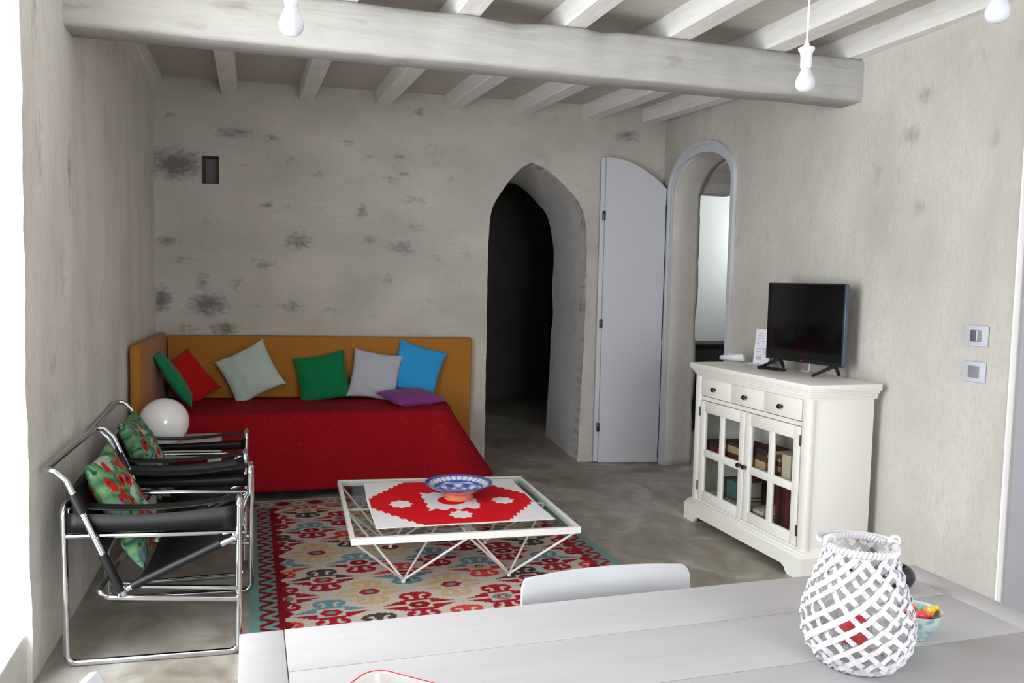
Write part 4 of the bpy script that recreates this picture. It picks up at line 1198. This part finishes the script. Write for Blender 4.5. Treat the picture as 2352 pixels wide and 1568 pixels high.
# ------------------------------------------------------------------ television and things on the sideboard
def television():
    a = Vector((2.905, 4.185, 0)); b = Vector((2.975, 3.605, 0)); d = b-a; W = d.length; ang = math.atan2(d.y, d.x)
    r = empty('television', (a.x, a.y, .981), 'black flat screen television standing on the white sideboard', 'television', rz=ang)
    # local x along the screen from far to near, local +y away from the room front (towards the wall)
    H0, H1 = .056, .500
    mb = MB(); mb.box((0, 0, H0), (W, .022, H1), .006); mb.box((.08, .02, H0+.03), (W-.08, .045, H1-.16), .012); mb.build('body', MT['tvbody'], r)
    mb = MB(); mb.box((.010, -.0025, H0+.020), (W-.010, .001, H1-.010), .001); mb.build('screen', MT['screen'], r)
    mb = MB(); mb.box((W-.004, -.003, H0+.004), (W+.007, .020, H1-.004), .003); mb.build('side_edge', MT['tvedge'], r)
    mb = MB(); mb.box((W*.50-.008, -.004, H0+.006), (W*.50+.008, -.001, H0+.013), .001); mb.build('badge', MT['enamelred'], r)
    for x in (.09, W-.075):
        mb = MB()
        mb.tube([(x, .012, H0+.02), (x-.004, .005, H0-.006), (x-.012, -.118, .0085)], [.011, .010, .008], 8)
        mb.tube([(x, .012, H0+.01), (x+.006, .036, H0-.014), (x+.008, .052, .0085)], [.011, .011, .0085], 8)
        mb.build('foot', MT['tvbody'], r)
    mb = MB(); mb.tube([(W*.52, .03, H0+.10), (W*.52, .05, H0-.02), (W*.50, .055, .004), (W*.40, .06, .004)], .004, 6); mb.build('cable', MT['whiteplastic'], r)
television()
def remote():
    r = empty('remote_control', (2.862, 4.060, .981), 'black remote control lying in front of the television', 'remote control', rz=math.radians(101))
    mb = MB(); mb.box((-.095, -.022, 0), (.095, .022, .016), .006); mb.build('body', MT['tvbody'], r)
    mb = MB()
    for i in range(9):
        for j in range(3): mb.box((-.075+.016*i, -.013+.010*j, .0155), (-.066+.016*i, -.007+.010*j, .0172), .0006)
    mb.build('buttons', MT['platedk'], r, smooth=0)
remote()
def router():
    r = empty('plastic_device', (2.935, 4.575, .981), 'low rounded white plastic device at the far end of the sideboard', 'device', rz=math.radians(118))
    mb = MB(); pts = []; n = 24
    for t in np.linspace(0, 1, 14):
        x = -.085+.17*t; w = .045*(1-.6*abs(2*t-1)**3); h = .054*(1-.45*t**2)*(1 if t > .05 else .75)
        for k in range(n):
            a = 2*PI*k/n; ca, sa = math.cos(a), math.sin(a)
            pts.append((x, w*math.copysign(abs(ca)**.6, ca), h/2+h/2*math.copysign(abs(sa)**.6, sa)))
    fs = [(i*n+k, i*n+(k+1) % n, (i+1)*n+(k+1) % n, (i+1)*n+k) for i in range(13) for k in range(n)]+[tuple(range(n)), tuple(13*n+k for k in range(n-1, -1, -1))]
    mb.add(pts, fs); mb.build('casing', MT['whiteplastic'], r, smooth=50)
    mb = MB(); mb.lathe([(.018, 0), (.0185, .0015), (.015, .002)], (.02, 0, .047), 20); mb.build('button', MT['paper'], r)
router()
def card():
    r = empty('card_holder', (2.990, 4.355, .981), 'upright white printed card standing left of the television', 'card', rz=math.radians(-80))
    rot = Matrix.Rotation(math.radians(-6), 3, 'X')
    mb = MB(); mb.box((-.065, -.0015, .004), (.065, .0015, .215), rot=rot, piv=(0, 0, 0)); mb.box((-.065, -.05, 0), (.065, .03, .004), .001); mb.build('holder', MT['paper'], r, smooth=0)
    mb = MB()
    for k in range(9): mb.box((-.05, -.0025, .06+.016*k), (-.05+[.07, .055, .075, .06, .03, .07, .065, .05, .04][k], -.0016, .064+.016*k), rot=rot, piv=(0, 0, 0))
    mb.build('printed_text', MT['print_'], r, smooth=0)
    mb = MB()
    mb.box((-.04, -.0025, .025), (.00, -.0016, .05), rot=rot, piv=(0, 0, 0)); mb.build('printed_panel', MT['print_'], r, smooth=0)
    mb = MB(); mb.box((.012, -.0025, .065), (.04, -.0016, .10), rot=rot, piv=(0, 0, 0)); mb.build('pink_print', MT['printpink'], r, smooth=0)
card()

# ------------------------------------------------------------------ dining table and chairs
TX0, TX1, TY0, TY1, TZ = -.020, 1.626, .72, 1.662, .75
def dining_table():
    r = empty('dining_table', ((TX0+TX1)/2, (TY0+TY1)/2, 0), 'long limed white wooden dining table in the foreground', 'table')
    hx, hy = (TX1-TX0)/2, (TY1-TY0)/2; th = .032
    mb = MB(); e = .085; g = .0012
    mb.box((-hx, -hy, TZ-th), (-hx+e-g, hy, TZ), .003); mb.box((hx-e+g, -hy, TZ-th), (hx, hy, TZ), .003)
    ys = [-hy, -hy+.27, -hy+.545, -hy+.755, hy]
    for a, b in zip(ys, ys[1:]): mb.box((-hx+e, a+.0004, TZ-th), (hx-e, b-.0004, TZ), .0015)
    mb.build('tabletop', MT['tabletop'], r)
    mb = MB(); mb.box((-hx+.06, -hy+.06, TZ-.13), (hx-.06, -hy+.085, TZ-th)); mb.box((-hx+.06, hy-.085, TZ-.13), (hx-.06, hy-.06, TZ-th))
    mb.box((-hx+.06, -hy+.06, TZ-.13), (-hx+.085, hy-.06, TZ-th)); mb.box((hx-.085, -hy+.06, TZ-.13), (hx-.06, hy-.06, TZ-th)); mb.build('apron', MT['tabletop'], r, smooth=0)
    for x in (-1, 1):
        for y in (-1, 1):
            mb = MB(); c = (x*(hx-.075), y*(hy-.075)); mb.box((c[0]-.035, c[1]-.035, 0), (c[0]+.035, c[1]+.035, TZ-th), .004); mb.build('leg', MT['tabletop'], r)
dining_table()
def dining_chair(loc, rz, label):
    """local +y is the sitter's front; the backrest stands at y = 0"""
    r = empty('dining_chair', loc, label, 'chair', 'white dining chairs at the table', rz)
    mb = MB(); n = 28; th = .012; W = .214
    def bp(u, z, o):     # u -1..1 across the back, curved plan, slightly raked
        x = u*W; y = -.035*(1-u*u)-(z-.45)*.06; return Vector((x, y-o, z))
    rows = [.545, .58, .62, .66, .70, .735, .755, .767, .775]
    for o in (0, th):
        pts = []
        for z in rows:
            k = 1 if z < .745 else math.sqrt(max(0, 1-((z-.745)/.0305)**2))*.07+.93
            for i in range(n+1):
                u = -1+2*i/n; zz = z
                pts.append(bp(u*k, zz, o))
        mb.grid(pts, n, len(rows)-1)
        if o: k = n*(len(rows)-1); mb.f[-k:] = [tuple(reversed(f)) for f in mb.f[-k:]]
    m = (n+1)*len(rows); R = len(rows)
    per = [i for i in range(n+1)]+[(j*(n+1)+n) for j in range(1, R)]+[((R-1)*(n+1)+i) for i in range(n-1, -1, -1)]+[j*(n+1) for j in range(R-2, 0, -1)]
    for a, b in zip(per, per[1:]+per[:1]): mb.f.append((a, b, b+m, a+m))
    mb.build('backrest', MT['whiteplastic'], r, smooth=50)
    mb = MB(); pts = []
    mb.box((-.205, .0, .435), (.205, .40, .455), .009); mb.build('seat', MT['whiteplastic'], r)
    for x in (-.185, .185):
        mb = MB(); mb.tube([(x, -.035, .013), (x, -.01, .44), (x*.98, -.020, .56), (x*.96, -.030, .60)], .011, 10); mb.build('leg', MT['whitemetal'], r)
        mb = MB(); mb.tube([(x, .385, .013), (x, .37, .436)], .011, 10); mb.build('leg', MT['whitemetal'], r)
dining_chair((.803, 1.715, 0), PI, 'white chair with curved back behind the far side of the dining table')
dining_chair((-.224, 1.305, 0), math.radians(-90), 'white chair at the left end of the dining table, only its corner in view')

# ------------------------------------------------------------------ things on the dining table
LC = Vector((1.090, 1.245, TZ))
LPROF = [(.064, .004), (.078, .016), (.0925, .038), (.0985, .058), (.1005, .076), (.098, .098), (.090, .130), (.079, .162), (.069, .191), (.0615, .213), (.061, .223)]
def lrad(z):
    for (a, za), (b, zb) in zip(LPROF, LPROF[1:]):
        if z <= zb: return a+(b-a)*(z-za)/(zb-za)
    return LPROF[-1][0]
def lantern():
    r = empty('bamboo_lantern', LC, 'white open weave bamboo lantern with a rope rim on the dining table', 'lantern')
    mb = MB(); n = 15; ns = 44
    for fam in (1, -1):
        for k in range(n):
            a0 = 2*PI*(k+(.25 if fam < 0 else 0))/n; pts = []
            half = random.uniform(.0040, .0056); z1 = random.uniform(.215, .223); tw = random.uniform(2.75, 2.95)
            jit = random.uniform(-.05, .05)
            L_ = []; Rr = []
            for i in range(ns+1):
                t = i/ns; z = .006+(z1-.006)*t
                a = a0+jit+fam*tw*(t-.5); rr = lrad(z)+.0022*math.sin(fam*i*1.7+k*2.1)*fam+(.0012 if fam > 0 else -.0012)
                p = Vector((rr*math.cos(a), rr*math.sin(a), z))
                z2 = z+.004; a2 = a0+jit+fam*tw*((z2-.006)/(z1-.006)-.5); r2 = lrad(min(z2, .223))
                tan = (Vector((r2*math.cos(a2), r2*math.sin(a2), z2))-Vector((lrad(z)*math.cos(a), lrad(z)*math.sin(a), z))).normalized()
                out = Vector((math.cos(a), math.sin(a), .0)); sd = tan.cross(out).normalized(); out = sd.cross(tan)
                L_.append((p, sd, out))
            vs = []
            for (p, sd, out) in L_:
                for (s, o) in ((-1, .0006), (1, .0006), (1, -.0006), (-1, -.0006)): vs.append(p+sd*half*s+out*o)
            fs = []
            for i in range(ns):
                for q in range(4): fs.append((i*4+q, i*4+(q+1) % 4, (i+1)*4+(q+1) % 4, (i+1)*4+q))
            fs += [(3, 2, 1, 0), (ns*4, ns*4+1, ns*4+2, ns*4+3)]
            mb.add(vs, fs)
    mb.build('woven_body', MT['basket'], r, smooth=0)
    mb = MB()
    for ph in (0, PI):     # twisted rope rim
        pts = []
        for i in range(160):
            a = 2*PI*i/160; q = 26*a+ph; rr = .062+.003*math.cos(q); pts.append((rr*math.cos(a), rr*math.sin(a), .223+.0045*math.sin(q)))
        mb.tube(pts, .0040, 7, closed=True)
    mb.build('rim', MT['basket'], r)
    mb = MB()
    for ph in (0, PI):
        pts = []
        for i in range(120):
            a = 2*PI*i/120; q = 14*a+ph; rr = .063+.003*math.cos(q); pts.append((rr*math.cos(a), rr*math.sin(a), .007+.003*math.sin(q)))
        mb.tube(pts, .004, 6, closed=True)
    mb.lathe([(.058, .003), (.058, .006), (.02, .006)], n=32)
    mb.build('base_ring', MT['basket'], r)
    # rope handle folded down to the back, fixed at two eyelets
    e0 = Vector((-.058, .020, .231)); e1 = Vector((.060, -.014, .231))
    for e in (e0, e1):
        mb = MB(); mb.tube([e+Vector((.011*math.cos(2*PI*k/14), -.004, .009*math.sin(2*PI*k/14)+.002)) for k in range(14)], .0036, 6, closed=True); mb.build('eyelet', MT['basket'], r)
    mb = MB(); pts = []
    for i in range(30):
        t = i/29; a = math.radians(165-t*185); k = math.sin(PI*t)
        pts.append(Vector((.071*math.cos(a)-.009*k, .066*math.sin(a)+.006, .230-.003*k)))
    pts = [e0]+pts+[e1]
    mb.tube(pts, .0046, 8); mb.build('handle', MT['basket'], r)
lantern()
def candle():
    h = empty('candle_glass', LC+Vector((-.004, .002, .0065)), 'clear glass cup holding the red candle inside the bamboo lantern', 'candle holder')
    mb = MB(); mb.lathe([(.0, .0), (.028, .0), (.031, .004), (.033, .086), (.0318, .086), (.0295, .030), (.0, .028)], n=36); mb.build('cup', MT['paneglass'], h)
    r = empty('red_candle', LC+Vector((-.004, .002, .0375)), 'red candle standing in the glass cup inside the white bamboo lantern', 'candle')
    mb = MB(); mb.lathe([(.022, .0), (.024, .002), (.025, .040), (.022, .045), (.012, .043), (.0, .042)], n=36); mb.build('wax', MT['wax'], r)
    mb = MB(); mb.tube([(0, 0, .041), (.001, 0, .052)], .001, 5); mb.build('wick', MT['black'], r)
candle()
def sweet_bowl():
    c = Vector((1.287, 1.305, TZ))
    r = empty('sweet_bowl', c, 'small pale blue bowl of sweets beside the bamboo lantern', 'bowl')
    n = 56; prof = [(.023, .001), (.024, .004), (.036, .018), (.046, .036), (.051, .054), (.0515, .058), (.049, .056), (.044, .040), (.034, .024), (.018, .014), (.0, .013)]
    P = []
    for (a, b), (c_, d) in zip(prof, prof[1:]):
        for k in range(5): P.append((a+(c_-a)*k/5, b+(d-b)*k/5))
    P.append(prof[-1])
    mb = MB(); mb.lathe(P, n=n)
    pal = [np.array(lin(q)) for q in ((166, 184, 184), (178, 190, 188), (116, 146, 156), (142, 170, 160))]
    cols = []
    for i, (rr, z) in enumerate(P):
        for k in range(n):
            a = 2*PI*k/n; w = noise.noise(Vector((math.cos(a)*3, math.sin(a)*3, z*70)))
            cols.append(pal[1] if i > 26 else (pal[2] if w > .28 else pal[3] if w < -.25 else pal[0]))
    mb.build('bowl', MT['ceramic'], r, attr={'col': np.array(cols)}, recalc=False)
    sw = [((.030, -.004, .052), (224, 186, 40), 'yellow wrapped sweet by the right rim of the small bowl'), ((.004, -.014, .051), (232, 122, 76), 'pale orange sweet in the middle of the small bowl'), ((-.016, .010, .054), (226, 84, 44), 'orange sweet towards the back left of the small bowl'),
          ((.012, .024, .050), (124, 206, 204), 'turquoise sweet at the back of the small bowl'), ((-.004, -.020, .053), (222, 70, 76), 'red sweet at the front of the small bowl'), ((.016, -.010, .038), (196, 50, 40), 'dark red sweet under the yellow one')]
    for (p, rgb, lab) in sw:
        m = M('wrapper_'+lab.split()[0]+'_'+str(rgb[0]), rgb, .3, var=.12, scale=60)
        mb = MB(); s = .0125; pts = []; nn = 12
        for t in np.linspace(-1, 1, 15):
            rad = .0095*math.sqrt(max(0, 1-(t/.72)**2)) if abs(t) < .66 else .003+.011*(abs(t)-.66)
            for k in range(nn):
                a = 2*PI*k/nn; q = rad*(1+.12*math.cos(5*a+t*4)); pts.append(Vector((t*.019, q*math.cos(a), q*math.sin(a))))
        fs = [(i*nn+k, i*nn+(k+1) % nn, (i+1)*nn+(k+1) % nn, (i+1)*nn+k) for i in range(14) for k in range(nn)]+[tuple(range(nn)), tuple(14*nn+k for k in range(nn-1, -1, -1))]
        R = Matrix.Rotation(random.uniform(0, PI), 3, 'Z') @ Matrix.Rotation(random.uniform(-.35, .35), 3, 'Y')
        mb.add([R @ q for q in pts], fs)
        o = mb.build('sweet', m, smooth=50); o.location = c+Vector(p); tag(o, lab, 'sweet', 'wrapped sweets in the small bowl')
sweet_bowl()
def pot():
    r = empty('black_pot', (1.452, 1.535, TZ), 'small glossy black rounded pot half hidden behind the bamboo lantern', 'pot')
    mb = MB(); mb.lathe([(.018, .0), (.022, .002), (.034, .014), (.040, .030), (.037, .044), (.028, .054), (.020, .057), (.018, .054), (.026, .046), (.034, .030), (.02, .010), (.0, .008)], n=36); mb.build('body', MT['blackglaze'], r)
pot()
def tray():
    # white enamel dish with red rim at the lower edge of the view
    c = Vector((.238, 1.174, TZ)); r = empty('enamel_dish', c, 'white rectangular enamel dish with thin red rim on the near table edge', 'dish', rz=math.radians(-43))
    hx, hy, h = .150, .105, .044
    def ring(k, z, rad):
        q = []
        for (sx, sy, a0) in ((1, 1, 0), (-1, 1, 90), (-1, -1, 180), (1, -1, 270)):
            for t in range(7):
                a = math.radians(a0+15*t); q.append((sx*(hx*k-rad)+rad*math.cos(a), sy*(hy*k-rad)+rad*math.sin(a), z))
        return q
    rs = [ring(.84, 0, .022), ring(.90, .006, .026), ring(.98, h-.003, .030), ring(1.03, h-.001, .032), ring(1.03, h+.0015, .032), ring(.97, h+.0005, .029), ring(.89, .010, .025), ring(.82, .004, .020)]
    n = len(rs[0]); mb = MB(); vs = [p for q in rs for p in q]; fs = [(j*n+k, j*n+(k+1) % n, (j+1)*n+(k+1) % n, (j+1)*n+k) for j in range(len(rs)-1) for k in range(n)]
    fs += [tuple(range(n-1, -1, -1)), tuple((len(rs)-1)*n+k for k in range(n))]
    mb.add(vs, fs); mb.build('dish', MT['enamel'], r, smooth=50)
    mb = MB(); mb.tube(ring(1.035, h+.0006, .033), .0017, 6, closed=True); mb.build('red_rim', MT['enamelred'], r)
    mb = MB()
    for x in (-.05, .01, .07):
        mb.tube([(x, hy*.93-.001, .012), (x, hy*.95-.002, .026)], .0025, 6)
    mb.build('red_mark', MT['enamelred'], r)
tray()

# ------------------------------------------------------------------ dark chest in the side room
def chest():
    r = empty('dark_chest', (4.55, 7.48, 0), 'black low cabinet in the room beyond the arched doorway', 'cabinet')
    mb = MB(); mb.box((-.6, -.2, .06), (.6, .2, .85), .01); mb.build('body', MT['bedbase'], r)
    mb = MB(); mb.box((-.62, -.22, .85), (.62, .21, .88), .005); mb.build('top', MT['bedbase'], r)
    for x in (-.3, .3):
        mb = MB(); mb.box((x-.28, -.212, .10), (x+.28, -.198, .82), .004); mb.build('door', MT['bedbase'], r)
    for x in (-.55, .51):
        for y in (-.17, .13):
            mb = MB(); mb.box((x, y, 0), (x+.04, y+.04, .065)); mb.build('leg', MT['bedbase'], r)
chest()

# ------------------------------------------------------------------ daylight
def portal(name, loc, rot, sx, sy):
    l = bpy.data.lights.new(name, 'AREA'); l.shape = 'RECTANGLE'; l.size = sx; l.size_y = sy
    o = bpy.data.objects.new(name, l); COL.objects.link(o); o.location = loc; o.rotation_euler = rot
    l.cycles.is_portal = True
portal('opening_daylight', (-1.125, 2.39, 1.45), (0, -PI/2, 0), 2.53, 1.66)
portal('front_fill_daylight', (1.2, -2.32, 1.425), (PI/2, 0, 0), 2.0, 2.15)  # fill light through the added opening behind the camera
portal('side_room_daylight', (5.49, 7.2, 2.0), (0, PI/2, 0), .7, .8)
w = bpy.data.worlds.new('sky'); SC.world = w; w.use_nodes = True
bg = w.node_tree.nodes['Background']; bg.inputs['Color'].default_value = (.93, .97, 1.0, 1); bg.inputs['Strength'].default_value = 12.5

SC.view_settings.view_transform = 'Standard'; SC.view_settings.look = 'None'; SC.view_settings.gamma = 1
SC.view_settings.use_curve_mapping = False; SC.view_settings.exposure = 0.0
SC.cycles.use_denoising = True
SC.cycles.max_bounces = 10; SC.cycles.diffuse_bounces = 6; SC.cycles.transparent_max_bounces = 12
SC.cycles.sample_clamp_indirect = 8
